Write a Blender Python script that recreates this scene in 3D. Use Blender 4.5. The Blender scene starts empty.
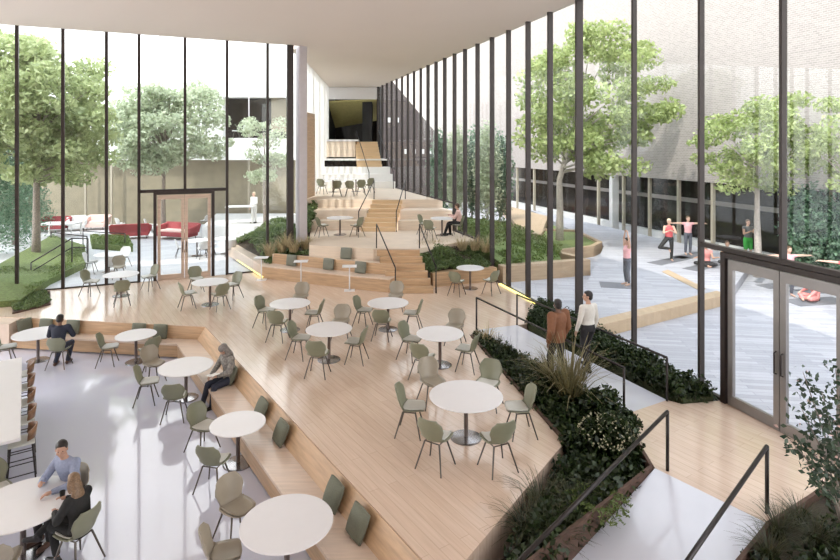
import bpy, bmesh, math, random
import numpy as np
from mathutils import Vector, Matrix, Quaternion
random.seed(7)
rng = np.random.default_rng(11)
C = bpy.context.scene.collection
R = math.radians
CAM, F, HZ = 5.81, 562.0, 146.0

def at(px, py, z):
    """point of the photograph that lies on the level z -> x, y"""
    y = F * (CAM - z) / (py - HZ)
    return ((px - 420) / F * y, y)
def at_depth(px, py, y):
    return Vector(((px - 420) / F * y, y, CAM - (py - HZ) * y / F))
def right_x(y): return 9.53 - .3167 * y
def right_wall(px):
    y = 5355.0 / (px - 242); return (right_x(y), y)
def left_wall(px):
    k = (px - 420) / F; y = 25.465 / (1 - .4416 * k); return (k * y, y)
def left_y(x): return 25.465 + .4416 * x
def hall_x(y): return -5.45 - .069 * (y - 24.2)
DECK, CEIL, OUT = .76, 9.95, .72
UPPER_B, UPPER_C = 2.0, 3.21

# ------------------------------------------------------------------ materials
def _mat(name):
    m = bpy.data.materials.new(name); m.use_nodes = True
    nt = m.node_tree; b = nt.nodes['Principled BSDF']
    return m, nt, b
def mat(name, col, rough=.5, metal=0., var=.06, scale=6., coat=0., spec=.5, bump=0.):
    m, nt, b = _mat(name)
    b.inputs['Roughness'].default_value = rough; b.inputs['Metallic'].default_value = metal
    b.inputs['Coat Weight'].default_value = coat; b.inputs['Coat Roughness'].default_value = .04
    b.inputs['Specular IOR Level'].default_value = spec
    tc = nt.nodes.new('ShaderNodeTexCoord'); n = nt.nodes.new('ShaderNodeTexNoise')
    n.inputs['Scale'].default_value = scale; n.inputs['Detail'].default_value = 4
    nt.links.new(tc.outputs['Object'], n.inputs['Vector'])
    r = nt.nodes.new('ShaderNodeValToRGB')
    r.color_ramp.elements[0].position = .3; r.color_ramp.elements[1].position = .7
    r.color_ramp.elements[0].color = [max(0, c * (1 - var)) for c in col] + [1]
    r.color_ramp.elements[1].color = [min(1, c * (1 + var)) for c in col] + [1]
    nt.links.new(n.outputs['Fac'], r.inputs['Fac']); nt.links.new(r.outputs['Color'], b.inputs['Base Color'])
    if bump:
        bp = nt.nodes.new('ShaderNodeBump'); bp.inputs['Strength'].default_value = bump
        nt.links.new(n.outputs['Fac'], bp.inputs['Height']); nt.links.new(bp.outputs['Normal'], b.inputs['Normal'])
    return m
def planks(name, c1, c2, gap, angle, length, width, rough, grain=.12, coat=0., spec=.5):
    m, nt, b = _mat(name); N = nt.nodes; L = nt.links
    tc = N.new('ShaderNodeTexCoord'); mp = N.new('ShaderNodeMapping'); mp.inputs['Rotation'].default_value = (0, 0, angle)
    L.new(tc.outputs['Object'], mp.inputs['Vector'])
    br = N.new('ShaderNodeTexBrick'); br.inputs['Scale'].default_value = 1.0
    br.inputs['Brick Width'].default_value = length; br.inputs['Row Height'].default_value = width
    br.inputs['Mortar Size'].default_value = .006; br.inputs['Mortar Smooth'].default_value = .3
    br.inputs['Color1'].default_value = (*c1, 1); br.inputs['Color2'].default_value = (*c2, 1); br.inputs['Mortar'].default_value = (*gap, 1)
    br.offset = .37; L.new(mp.outputs['Vector'], br.inputs['Vector'])
    m2 = N.new('ShaderNodeMapping'); m2.inputs['Scale'].default_value = (1.2, 16, 6); L.new(mp.outputs['Vector'], m2.inputs['Vector'])
    n = N.new('ShaderNodeTexNoise'); n.inputs['Scale'].default_value = 1.5; n.inputs['Detail'].default_value = 6
    L.new(m2.outputs['Vector'], n.inputs['Vector'])
    mx = N.new('ShaderNodeMix'); mx.data_type = 'RGBA'; mx.blend_type = 'MULTIPLY'; mx.inputs[0].default_value = 1
    rp = N.new('ShaderNodeValToRGB'); rp.color_ramp.elements[0].position = .3; rp.color_ramp.elements[1].position = .7
    rp.color_ramp.elements[0].color = (1 - grain * 2, 1 - grain * 2.2, 1 - grain * 2.4, 1); rp.color_ramp.elements[1].color = (1, 1, 1, 1)
    L.new(n.outputs['Fac'], rp.inputs['Fac']); L.new(br.outputs['Color'], mx.inputs[6]); L.new(rp.outputs['Color'], mx.inputs[7])
    L.new(mx.outputs[2], b.inputs['Base Color']); b.inputs['Roughness'].default_value = rough
    b.inputs['Coat Weight'].default_value = coat; b.inputs['Coat Roughness'].default_value = .12
    b.inputs['Specular IOR Level'].default_value = spec
    return m
def veneer(name, col, rough=.4, stretch=(1.5, 1.5, 22), grain=.14):
    m, nt, b = _mat(name); N = nt.nodes; L = nt.links
    tc = N.new('ShaderNodeTexCoord'); mp = N.new('ShaderNodeMapping'); mp.inputs['Scale'].default_value = stretch
    L.new(tc.outputs['Object'], mp.inputs['Vector'])
    n = N.new('ShaderNodeTexNoise'); n.inputs['Scale'].default_value = 1.3; n.inputs['Detail'].default_value = 7; n.inputs['Distortion'].default_value = .4
    L.new(mp.outputs['Vector'], n.inputs['Vector'])
    r = N.new('ShaderNodeValToRGB'); r.color_ramp.elements[0].position = .28; r.color_ramp.elements[1].position = .72
    r.color_ramp.elements[0].color = [c * (1 - grain * 1.6) for c in col] + [1]; r.color_ramp.elements[1].color = [min(1, c * (1 + grain)) for c in col] + [1]
    L.new(n.outputs['Fac'], r.inputs['Fac']); L.new(r.outputs['Color'], b.inputs['Base Color']); b.inputs['Roughness'].default_value = rough
    return m
def bricks(name, c1, c2, mortar, bw, bh):
    m, nt, b = _mat(name); N = nt.nodes; L = nt.links
    tc = N.new('ShaderNodeTexCoord'); sp = N.new('ShaderNodeSeparateXYZ'); L.new(tc.outputs['Object'], sp.inputs[0])
    cb = N.new('ShaderNodeCombineXYZ'); ad = N.new('ShaderNodeMath'); ad.operation = 'SUBTRACT'
    L.new(sp.outputs['Y'], ad.inputs[0]); L.new(sp.outputs['X'], ad.inputs[1])
    L.new(ad.outputs[0], cb.inputs['X']); L.new(sp.outputs['Z'], cb.inputs['Y'])
    br = N.new('ShaderNodeTexBrick'); br.inputs['Scale'].default_value = 1; br.inputs['Brick Width'].default_value = bw; br.inputs['Row Height'].default_value = bh
    br.inputs['Mortar Size'].default_value = .012; br.inputs['Color1'].default_value = (*c1, 1); br.inputs['Color2'].default_value = (*c2, 1); br.inputs['Mortar'].default_value = (*mortar, 1)
    L.new(cb.outputs[0], br.inputs['Vector'])
    L.new(br.outputs['Color'], b.inputs['Base Color']); b.inputs['Roughness'].default_value = .9
    return m
def leafmat(name, dark, light, trans=.45):
    m, nt, b = _mat(name); N = nt.nodes; L = nt.links
    out = [n for n in N if n.type == 'OUTPUT_MATERIAL'][0]
    g = N.new('ShaderNodeNewGeometry'); r = N.new('ShaderNodeValToRGB')
    r.color_ramp.elements[0].color = (*dark, 1); r.color_ramp.elements[1].color = (*light, 1)
    L.new(g.outputs['Random Per Island'], r.inputs['Fac'])
    L.new(r.outputs['Color'], b.inputs['Base Color']); b.inputs['Roughness'].default_value = .45
    t = N.new('ShaderNodeBsdfTranslucent'); L.new(r.outputs['Color'], t.inputs['Color'])
    mx = N.new('ShaderNodeMixShader'); mx.inputs[0].default_value = trans
    L.new(b.outputs[0], mx.inputs[1]); L.new(t.outputs[0], mx.inputs[2]); L.new(mx.outputs[0], out.inputs['Surface'])
    return m
def glassmat(name, tint=(.97, .985, .98), refl=1., veil=0.):
    m, nt, b = _mat(name); N = nt.nodes; L = nt.links
    out = [n for n in N if n.type == 'OUTPUT_MATERIAL'][0]
    tr = N.new('ShaderNodeBsdfTransparent'); tr.inputs['Color'].default_value = (*tint, 1)
    gl = N.new('ShaderNodeBsdfGlossy'); gl.inputs['Roughness'].default_value = .01; gl.inputs['Color'].default_value = (1, 1, 1, 1)
    lw = N.new('ShaderNodeLayerWeight'); lw.inputs['Blend'].default_value = .5
    pw = N.new('ShaderNodeMath'); pw.operation = 'POWER'; pw.inputs[1].default_value = 4.; L.new(lw.outputs['Facing'], pw.inputs[0])
    k = N.new('ShaderNodeMath'); k.operation = 'MULTIPLY_ADD'; k.inputs[1].default_value = .30 * refl; k.inputs[2].default_value = .02; L.new(pw.outputs[0], k.inputs[0])
    mx = N.new('ShaderNodeMixShader'); L.new(k.outputs[0], mx.inputs[0]); L.new(tr.outputs[0], mx.inputs[1]); L.new(gl.outputs[0], mx.inputs[2])
    L.new(mx.outputs[0], out.inputs['Surface'])
    return m
def emit(name, col, s):
    m, nt, b = _mat(name)
    b.inputs['Base Color'].default_value = (*col, 1); b.inputs['Emission Color'].default_value = (*col, 1); b.inputs['Emission Strength'].default_value = s
    return m

A_DIAG = math.atan2(-.827, .562)          # the bench and the deck boards run this way
M = dict(
    deck=planks('oak_boards', (.73, .565, .445), (.695, .525, .405), (.60, .45, .34), -A_DIAG, 2.4, .16, .24, .06, .9),
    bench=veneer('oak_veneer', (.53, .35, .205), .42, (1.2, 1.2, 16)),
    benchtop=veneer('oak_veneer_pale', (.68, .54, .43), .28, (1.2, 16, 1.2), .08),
    tier=veneer('pale_oak', (.72, .60, .48), .45, (1.2, 1.2, 14), .06),
    stair=veneer('warm_oak', (.66, .47, .28), .45, (1.2, 14, 14), .07),
    white_tier=mat('white_stone', (.82, .80, .77), .5, var=.02),
    floor=mat('polished_floor', (.61, .62, .725), .06, var=.015, scale=.6, coat=.35, spec=.5),
    path=mat('pale_concrete', (.58, .58, .63), .22, var=.04, scale=1.2, coat=.3),
    ceil=mat('ceiling_plaster', (.72, .63, .55), .9, var=.01, scale=.5),
    mull=mat('bronze_metal', (.030, .020, .017), .45, .2, var=.1),
    col=mat('column_paint', (.58, .54, .56), .5, var=.03),
    steel=mat('grey_steel', (.36, .34, .34), .35, .7, var=.05),
    white=mat('white_laminate', (.745, .73, .735), .3, var=.01),
    sage=mat('sage_shell', (.215, .22, .15), .42, var=.05),
    beige=mat('beige_shell', (.33, .29, .225), .42, var=.04),
    pad=mat('pale_pad', (.60, .60, .55), .5, var=.04),
    legs=mat('chair_leg_metal', (.10, .085, .072), .35, .6, var=.05),
    colm=mat('table_column', (.20, .165, .15), .3, .8, var=.05),
    base=mat('table_base', (.34, .33, .34), .18, .9, var=.04),
    cushion=mat('olive_cushion', (.145, .152, .11), .8, var=.12, scale=60, bump=.15),
    cushion2=mat('grey_cushion', (.19, .195, .155), .8, var=.12, scale=60, bump=.15),
    rail=mat('rail_metal', (.034, .028, .026), .38, .5, var=.06),
    corten=mat('corten', (.10, .055, .038), .7, var=.25, scale=9),
    soil=mat('soil', (.055, .04, .027), .95, var=.3, scale=12, bump=.4),
    brownwood=veneer('walnut', (.23, .12, .06), .4),
    paving=planks('plaza_pavers', (.48, .475, .51), (.36, .355, .39), (.24, .24, .28), R(8), 1.3, .16, .6, .04),
    terrace=planks('terrace_pavers', (.58, .58, .59), (.50, .50, .52), (.40, .40, .43), R(-30), .9, .45, .6, .05),
    timber=veneer('timber', (.40, .29, .19), .6, (1.2, 1.2, 10), .1),
    curbtop=veneer('timber_top', (.44, .325, .215), .6, (8, 1.2, 1.2), .06),
    brick=bricks('pale_brick', (.33, .29, .27), (.26, .228, .213), (.39, .352, .33), .24, .085),
    brickshadow=bricks('shadow_brick', (.085, .065, .062), (.066, .05, .048), (.11, .095, .092), .24, .085),  # brick darkened to carry the shadow in its colour
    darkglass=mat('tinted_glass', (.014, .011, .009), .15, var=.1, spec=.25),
    soffit=mat('soffit', (.45, .40, .33), .7, var=.03),
    facade=mat('white_facade', (.86, .85, .84), .7, var=.015, scale=1.),
    olive=mat('olive_wall', (.24, .205, .14), .7, var=.1, scale=2.),
    post=mat('pale_post', (.36, .32, .25), .6, var=.03),
    frame=mat('door_frame_metal', (.28, .26, .25), .32, .6, var=.04),
    doorwood=veneer('door_wood', (.56, .43, .34), .5),
    red=mat('red_fabric', (.30, .05, .055), .8, var=.08, scale=30),
    pink=mat('pale_pink_fabric', (.72, .50, .45), .8, var=.05),
    outwhite=mat('outdoor_white', (.62, .61, .60), .5, var=.02),
    grassgreen=mat('lawn_base', (.13, .17, .055), .9, var=.25, scale=14, bump=.3),
    mat_=mat('yoga_mat', (.15, .15, .165), .8, var=.05),
    bark=mat('bark', (.27, .225, .19), .9, var=.25, scale=18, bump=.5),
    barkpale=mat('pale_bark', (.42, .37, .33), .9, var=.2, scale=18, bump=.5),
    leafR=leafmat('fresh_leaf', (.25, .32, .11), (.48, .54, .24)),
    leafL=leafmat('soft_leaf', (.30, .36, .165), (.52, .58, .31)),
    leafpale=leafmat('pale_leaf', (.38, .44, .30), (.58, .63, .46)),
    conifer=leafmat('conifer_leaf', (.07, .15, .085), (.19, .30, .19), .3),
    bushdark=leafmat('boxwood_leaf', (.010, .021, .005), (.036, .060, .013), .2),
    bushmid=leafmat('shrub_leaf', (.085, .13, .045), (.20, .27, .10), .3),
    fern=leafmat('fern_leaf', (.10, .15, .035), (.19, .25, .07), .35),
    grass=leafmat('ornamental_grass', (.13, .115, .05), (.27, .23, .115), .3),
    grassdark=leafmat('dark_grass', (.03, .036, .014), (.085, .085, .035), .3),
    straw=leafmat('straw_grass', (.36, .29, .16), (.58, .47, .29), .3),
    bloom=leafmat('cream_blossom', (.45, .43, .28), (.62, .58, .40), .3),
    leafdark=leafmat('dark_shrub_leaf', (.022, .045, .025), (.07, .105, .06), .25),
    liner=mat('dark_liner', (.022, .015, .011), .8, var=.2),
    hedgerim=mat('planter_green', (.045, .055, .02), .8, var=.2),
    glass=glassmat('window_glass', refl=.3),
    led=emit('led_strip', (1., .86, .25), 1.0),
    skin=mat('skin', (.50, .30, .215), .55, var=.05), skind=mat('deep_skin', (.16, .08, .05), .5, var=.05),
    skinp=mat('fair_skin', (.60, .38, .29), .55, var=.05),
    hairblack=mat('black_hair', (.018, .013, .011), .5, var=.3, scale=40), hairbrown=mat('brown_hair', (.10, .055, .03), .5, var=.35, scale=50),
    hairblond=mat('blond_hair', (.20, .125, .07), .5, var=.35, scale=50), hairfair=mat('fair_hair', (.70, .58, .42), .5, var=.2, scale=50),
    navy=mat('navy_cloth', (.022, .026, .045), .8, var=.15, scale=30), blackcloth=mat('black_cloth', (.018, .018, .018), .85, var=.2, scale=30),
    blueshirt=mat('blue_shirt', (.27, .31, .43), .8, var=.1, scale=30), charcoal=mat('charcoal_cloth', (.024, .022, .024), .85, var=.15, scale=30),
    rust=mat('rust_jacket', (.19, .075, .032), .7, var=.1, scale=20), cream=mat('cream_shirt', (.68, .64, .58), .8, var=.05, scale=20),
    plaid=mat('grey_plaid', (.22, .205, .185), .85, var=.45, scale=26), scarf=mat('grey_scarf', (.20, .18, .165), .85, var=.25, scale=24),
    shoe=mat('brown_shoe', (.085, .042, .028), .5, var=.1), shoedark=mat('dark_shoe', (.02, .018, .018), .5, var=.1),
    redtop=mat('red_top', (.62, .10, .11), .8, var=.06), pinktop=mat('pink_top', (.72, .38, .40), .8, var=.06), greytop=mat('grey_top', (.16, .16, .165), .8, var=.06),
    green=mat('green_shorts', (.06, .42, .07), .8, var=.06), slate=mat('slate_leggings', (.10, .105, .13), .8, var=.06), coral=mat('coral_wear', (.68, .26, .24), .8, var=.08),
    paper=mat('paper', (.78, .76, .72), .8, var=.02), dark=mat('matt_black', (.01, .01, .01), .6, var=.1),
    bulkhead=mat('white_bulkhead', (.78, .76, .76), .6, var=.01), yellowish=mat('ochre_soffit', (.42, .37, .15), .6, var=.1),
)

# ------------------------------------------------------------------ mesh helpers
class MB:
    def __init__(s): s.v = []; s.f = []
    def add(s, vs, fs):
        o = len(s.v); s.v += [tuple(p) for p in vs]; s.f += [tuple(i + o for i in q) for q in fs]; return s
    def box(s, c, size, rz=0., taper=1.):
        hx, hy, hz = size[0] / 2, size[1] / 2, size[2] / 2; ca, sa = math.cos(rz), math.sin(rz); vs = []
        for z, k in ((-hz, 1.), (hz, taper)):
            for x, y in ((-hx, -hy), (hx, -hy), (hx, hy), (-hx, hy)):
                vs.append((c[0] + (x * ca - y * sa) * k, c[1] + (x * sa + y * ca) * k, c[2] + z))
        return s.add(vs, [(3, 2, 1, 0), (4, 5, 6, 7), (0, 1, 5, 4), (1, 2, 6, 5), (2, 3, 7, 6), (3, 0, 4, 7)])
    def hexa(s, q0, q1):
        """solid between two matching polygons"""
        n = len(q0); vs = list(q0) + list(q1)
        fs = [tuple(range(n - 1, -1, -1)), tuple(range(n, 2 * n))] + [(i, (i + 1) % n, n + (i + 1) % n, n + i) for i in range(n)]
        return s.add(vs, fs)
    def prism(s, poly, z0, z1):
        if sum(poly[i][0] * poly[(i + 1) % len(poly)][1] - poly[(i + 1) % len(poly)][0] * poly[i][1] for i in range(len(poly))) < 0: poly = poly[::-1]
        zs = z1 if isinstance(z1, (list, tuple)) else [z1] * len(poly)
        return s.hexa([(p[0], p[1], z0) for p in poly], [(p[0], p[1], z) for p, z in zip(poly, zs)])
    def bar(s, a, b, w, h):
        """box section from a to b (w across, h up)"""
        a = Vector(a); b = Vector(b); d = (b - a).normalized()
        up = Vector((0, 0, 1)) if abs(d.z) < .95 else Vector((0, 1, 0))
        x = d.cross(up).normalized() * w / 2; y = x.cross(d).normalized() * h / 2
        return s.hexa([a - x - y, a + x - y, a + x + y, a - x + y], [b - x - y, b + x - y, b + x + y, b - x + y])
    def tube(s, pts, rad, n=8, cap=True):
        pts = [Vector(p) for p in pts]; rs = rad if isinstance(rad, (list, tuple)) else [rad] * len(pts); o = len(s.v); u = None
        for i, p in enumerate(pts):
            t = (pts[min(i + 1, len(pts) - 1)] - pts[max(i - 1, 0)]).normalized()
            if u is None: u = t.orthogonal().normalized()
            else:
                u = u - t * u.dot(t); u = u.normalized() if u.length > 1e-6 else t.orthogonal().normalized()
            w = t.cross(u)
            for k in range(n):
                a = 2 * math.pi * k / n; s.v.append(tuple(p + (u * math.cos(a) + w * math.sin(a)) * rs[i]))
        for i in range(len(pts) - 1):
            for k in range(n):
                s.f.append((o + i * n + k, o + i * n + (k + 1) % n, o + (i + 1) * n + (k + 1) % n, o + (i + 1) * n + k))
        if cap: s.f.append(tuple(o + k for k in range(n))[::-1]); s.f.append(tuple(o + (len(pts) - 1) * n + k for k in range(n)))
        return s
    def lathe(s, prof, n=40, c=(0, 0, 0)):
        o = len(s.v)
        for r, z in prof:
            for k in range(n):
                a = 2 * math.pi * k / n; s.v.append((c[0] + r * math.cos(a), c[1] + r * math.sin(a), c[2] + z))
        for i in range(len(prof) - 1):
            for k in range(n): s.f.append((o + i * n + k, o + i * n + (k + 1) % n, o + (i + 1) * n + (k + 1) % n, o + (i + 1) * n + k))
        s.f.append(tuple(o + k for k in range(n))[::-1]); s.f.append(tuple(o + (len(prof) - 1) * n + k for k in range(n)))
        return s
    def ell(s, c, r, nu=16, nv=10):
        o = len(s.v)
        for i in range(nv + 1):
            ph = math.pi * i / nv
            for k in range(nu):
                a = 2 * math.pi * k / nu
                s.v.append((c[0] + r[0] * math.sin(ph) * math.cos(a), c[1] + r[1] * math.sin(ph) * math.sin(a), c[2] + r[2] * math.cos(ph)))
        for i in range(nv):
            for k in range(nu): s.f.append((o + i * nu + k, o + (i + 1) * nu + k, o + (i + 1) * nu + (k + 1) % nu, o + i * nu + (k + 1) % nu))
        return s
    def mesh(s, name):
        me = bpy.data.meshes.new(name); me.from_pydata(s.v, [], s.f); me.update(); return me
    def build(s, name, m, parent=None, smooth=False, bevel=0.):
        me = s.mesh(name)
        if smooth:
            for p in me.polygons: p.use_smooth = True
        return link(name, me, m, parent, bevel)
def link(name, me, m, parent=None, bevel=0.):
    o = bpy.data.objects.new(name, me); C.objects.link(o)
    if m is not None: me.materials.append(m)
    if parent is not None: o.parent = parent
    if bevel:
        b = o.modifiers.new('bevel', 'BEVEL'); b.width = bevel; b.segments = 2; b.limit_method = 'ANGLE'
    return o
def tag(o, label, cat, group=None, kind=None):
    o['label'] = label; o['category'] = cat
    if group: o['group'] = group
    if kind: o['kind'] = kind
    return o
def struct(o, label=None):
    o['kind'] = 'structure'
    if label: o['label'] = label
    return o
def thing(name, label, cat, loc=(0, 0, 0), rz=0., group=None):
    o = bpy.data.objects.new(name, None); C.objects.link(o); o.location = loc; o.rotation_euler = (0, 0, rz); o.empty_display_size = .2
    return tag(o, label, cat, group)
def dup(root, loc, rz, label, group=None, scale=None):
    r = root.copy(); C.objects.link(r); r.location = loc; r.rotation_euler = (0, 0, rz); r['label'] = label
    if group: r['group'] = group
    if scale: r.scale = (scale,) * 3
    for ch in list(root.children):
        c = ch.copy(); C.objects.link(c); c.parent = r
        for g in list(ch.children):
            d = g.copy(); C.objects.link(d); d.parent = c
    return r
def hide_far(o): return o

# ------------------------------------------------------------------ leaves and plants
def quads_mesh(name, P, U, V):
    """one small leaf (two triangles with a fold) per row of P"""
    n = len(P); co = np.empty((n, 4, 3)); nrm = np.cross(U, V); nrm /= (np.linalg.norm(nrm, axis=1, keepdims=True) + 1e-9)
    sz = np.linalg.norm(U, axis=1, keepdims=True)
    co[:, 0] = P - U; co[:, 1] = P + V + nrm * sz * .25; co[:, 2] = P + U; co[:, 3] = P - V + nrm * sz * .25
    me = bpy.data.meshes.new(name); me.vertices.add(n * 4); me.vertices.foreach_set('co', co.reshape(-1))
    me.loops.add(n * 4); me.loops.foreach_set('vertex_index', np.arange(n * 4, dtype=np.int32))
    me.polygons.add(n); me.polygons.foreach_set('loop_start', np.arange(0, n * 4, 4, dtype=np.int32))
    me.update(calc_edges=True); me.validate()
    return me
def leaf_mesh(name, P, size, aspect=.55, flat=0.):
    n = len(P); U = rng.normal(size=(n, 3)); U[:, 2] *= (1 - flat); U /= np.linalg.norm(U, axis=1, keepdims=True)
    W = rng.normal(size=(n, 3)); W[:, 2] *= (1 - flat); V = W - U * np.sum(U * W, axis=1, keepdims=True); V /= np.linalg.norm(V, axis=1, keepdims=True)
    s = size * rng.uniform(.65, 1.35, size=(n, 1))
    return quads_mesh(name, P, U * s, V * s * aspect)
def ball(n, c, r, shell=.55):
    d = rng.normal(size=(n, 3)); d /= np.linalg.norm(d, axis=1, keepdims=True)
    return np.array(c) + d * np.array(r) * (shell + (1 - shell) * rng.random((n, 1)) ** .6)
def tree(name, label, base, height, crown_c, crown_r, leafm, barkm, n_cl=46, per=170, leaf=.10, cl=.75, trunk_r=.13, fork=.45, group=None):
    root = thing(name, label, 'tree', base, group=group)
    cz = crown_c[2] - base[2]; cc = np.array([crown_c[0] - base[0], crown_c[1] - base[1], cz])
    tb = MB(); top = Vector((cc[0] * .8, cc[1] * .8, cz + crown_r[2] * .25)); fz = height * fork
    tb.tube([(0, 0, -.1), (.02, 0, fz * .5), (.0, .03, fz), tuple(Vector((0, 0, fz)).lerp(top, .55)), tuple(top)], [trunk_r * 1.25, trunk_r, trunk_r * .85, trunk_r * .5, trunk_r * .2], 10)
    cents = ball(n_cl, cc, crown_r, .35)
    cents = cents[(cents[:, 2] > cz - crown_r[2] * .8)]
    for q in cents[::2]:
        t = min(.95, max(.0, (q[2] - fz) / max(.1, (top.z - fz)) * .7)); s = Vector((0, .03, fz)).lerp(top, t * .8)
        e = Vector(q); mid = s.lerp(e, .5) + Vector((0, 0, .12))
        tb.tube([s, mid, e], [trunk_r * .36, trunk_r * .2, trunk_r * .06], 6)
    tb.build('trunk', barkm, root, True)
    P = np.concatenate([ball(per, q, (cl * random.uniform(.7, 1.2), cl * random.uniform(.7, 1.2), cl * random.uniform(.45, .7)), .3) for q in cents])
    link('foliage', leaf_mesh('foliage', P, leaf), leafm, root)
    return root
def bush_mesh(name, r, n, leaf, clumps=7):
    P = []
    for k in range(clumps):
        a = random.uniform(0, 6.28); q = random.uniform(0, .55)
        P.append(ball(n // clumps, (r[0] * q * math.cos(a), r[1] * q * math.sin(a), r[2] * random.uniform(.45, .75)), (r[0] * .55, r[1] * .55, r[2] * .45), .35))
    P = np.concatenate(P); P[:, 2] = np.maximum(P[:, 2], .01)
    return leaf_mesh(name, P, leaf)
def blades(name, n, r, h, spread, w=.012, segs=4):
    """arching blades of grass from one tuft"""
    v = []; f = []
    for k in range(n):
        a = random.uniform(0, 6.283); q = r * math.sqrt(random.random()); b = Vector((q * math.cos(a), q * math.sin(a), 0))
        a2 = a + random.uniform(-.7, .7); out = Vector((math.cos(a2), math.sin(a2), 0)); side = Vector((-out.y, out.x, 0))
        hh = h * random.uniform(.6, 1.1); sp = spread * random.uniform(.3, 1.2); o = len(v)
        for i in range(segs + 1):
            t = i / segs; p = b + out * sp * t ** 1.7 + Vector((0, 0, hh * (t - .42 * t ** 3 * sp / max(spread, .01)))); ww = w * (1 - t * .85)
            v.append(tuple(p - side * ww)); v.append(tuple(p + side * ww))
        for i in range(segs): f.append((o + 2 * i, o + 2 * i + 1, o + 2 * i + 3, o + 2 * i + 2))
    me = bpy.data.meshes.new(name); me.from_pydata(v, [], f); me.update(); return me
def in_poly(x, y, poly):
    c = False; n = len(poly)
    for i in range(n):
        (x1, y1), (x2, y2) = poly[i], poly[(i + 1) % n]
        if (y1 > y) != (y2 > y) and x < (x2 - x1) * (y - y1) / (y2 - y1) + x1: c = not c
    return c
def scatter(poly, n):
    xs = [p[0] for p in poly]; ys = [p[1] for p in poly]; out = []
    while len(out) < n:
        x, y = random.uniform(min(xs), max(xs)), random.uniform(min(ys), max(ys))
        if in_poly(x, y, poly): out.append((x, y))
    return out
def cover(name, label, cat, poly, n, zf, h, leafm, leaf=.05, clump=.25, per=40):
    """low planting that fills a bed: uncountable, one object"""
    P = []
    for x, y in scatter(poly, n // per):
        z = zf(x, y); k = random.uniform(.6, 1.15)
        P.append(ball(per, (x, y, z + h * .45 * k), (clump, clump, h * .55 * k), .3))
    P = np.concatenate(P)
    o = link(name, leaf_mesh(name, P, leaf), leafm); return tag(o, label, cat, kind='stuff')

# ================================================================== the room
E0, E1, E2 = (-11.7, 16.55), (-6.0, 15.72), (.45, 6.25)      # top edge of the bench back = edge of the deck
NK = at(564, 443, DECK); PK = at(470, 336, DECK)              # deck corners beside the planter
RA, RB = at(476, 330, DECK), at(517, 325, DECK)               # start of the path
PA, PB = at(623, 415, DECK), at(667, 400, DECK)               # end of the path
LA, LB = at(655, 468, DECK), at(765, 522, DECK)               # head of the ramp
HT = at(682, 404, DECK)                                       # tip of the hedge bed
RD = (-.76, -.65); RL = 4.4
LA2 = (LA[0] + RD[0] * RL, LA[1] + RD[1] * RL); LB2 = (LB[0] + RD[0] * RL, LB[1] + RD[1] * RL)
H0 = at(527, 324, DECK)

o = MB().box((-6, 6, -.1), (36, 30, .2)).build('floor', M['floor']); struct(o, 'glossy pale lavender floor of the sunken cafe level')
Wn = right_wall(722); Wf = right_wall(544)
tip = (.30, 6.48)
deck_poly = [(-15.2, 18.3), (-15.2, 16.95), E0, E1, E2, tip, NK, PK, RA, RB, H0, Wf, right_wall(500), (right_x(23.5), 23.5), (-4.6, 24.3), (-4.85, 23.3), left_wall(62), left_wall(12)]
o = MB().prism(deck_poly, .02, DECK).build('floor_deck', M['deck']); struct(o, 'pale oak boarded deck raised above the polished floor')
o = MB().prism([RA, RB, PB, PA], .02, DECK).build('floor_path', M['path']); struct(o, 'pale concrete path between the two planted beds')
land = [PA, PB, HT, Wn, right_wall(852), at(846, 473, DECK), LB, LA]
o = MB().prism(land, .02, DECK).build('floor_landing', M['deck']); struct(o, 'oak boarded landing inside the glass doors')
o = MB().hexa([(LA[0], LA[1], .02), (LB[0], LB[1], .02), (LB2[0], LB2[1], .004), (LA2[0], LA2[1], .004)], [(LA[0], LA[1], DECK - .002), (LB[0], LB[1], DECK - .002), (LB2[0], LB2[1], .02), (LA2[0], LA2[1], .02)]).build('floor_ramp', M['path']); struct(o, 'pale concrete ramp sloping from the landing to the low floor')

# ceiling
cp = [(right_x(39.6) + .15, 39.6), (right_x(-7) + .15, -7), (-25, -7), (-25, left_y(-25)), (left_wall(300)[0], left_wall(300)[1]), (hall_x(24.4) - .1, 24.4), (hall_x(39.6) - .1, 39.6)]
o = MB().prism(cp, CEIL, CEIL + .6).build('ceiling', M['ceil']); struct(o, 'smooth warm white ceiling slab')

o = MB().box((-6.6, -7.1, CEIL / 2), (37.4, .25, CEIL)).build('wall_rear_added', M['ceil']); struct(o, 'plain unseen wall added behind the viewpoint to cut light')  # unseen wall, added to cut the light from behind

# glazed walls: each bay is a window with its own mullion
def mullion(p, z0, z1, w, d, ang, parent):
    MB().box((p[0], p[1], (z0 + z1) / 2), (w, d, z1 - z0), ang).build('mullion', M['mull'], parent)
def pane(a, b, z0, z1, parent):
    """pane from plan point a to b"""
    d = Vector((b[0] - a[0], b[1] - a[1], 0)); ang = math.atan2(d.y, d.x); c = ((a[0] + b[0]) / 2, (a[1] + b[1]) / 2, (z0 + z1) / 2)
    return MB().box(c, (d.length - .02, .024, z1 - z0), ang).build('pane', M['glass'], parent)
wn = 0
def bay(a, b, z0, z1, label, mw, md, sill=True, twin=None):
    global wn; wn += 1
    w = bpy.data.objects.new('window_%d' % wn, None); C.objects.link(w); struct(w, label)
    ang = math.atan2(b[1] - a[1], b[0] - a[0])
    pane(a, b, z0 + .05, z1, w)
    mullion(a, z0, z1, mw, md, ang, w)
    if sill: MB().bar((a[0], a[1], z0 + .03), (b[0], b[1], z0 + .03), .09, .06).build('sill', M['mull'], w)
    return w
ANG_R = math.atan2(1, -.3167)
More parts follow.
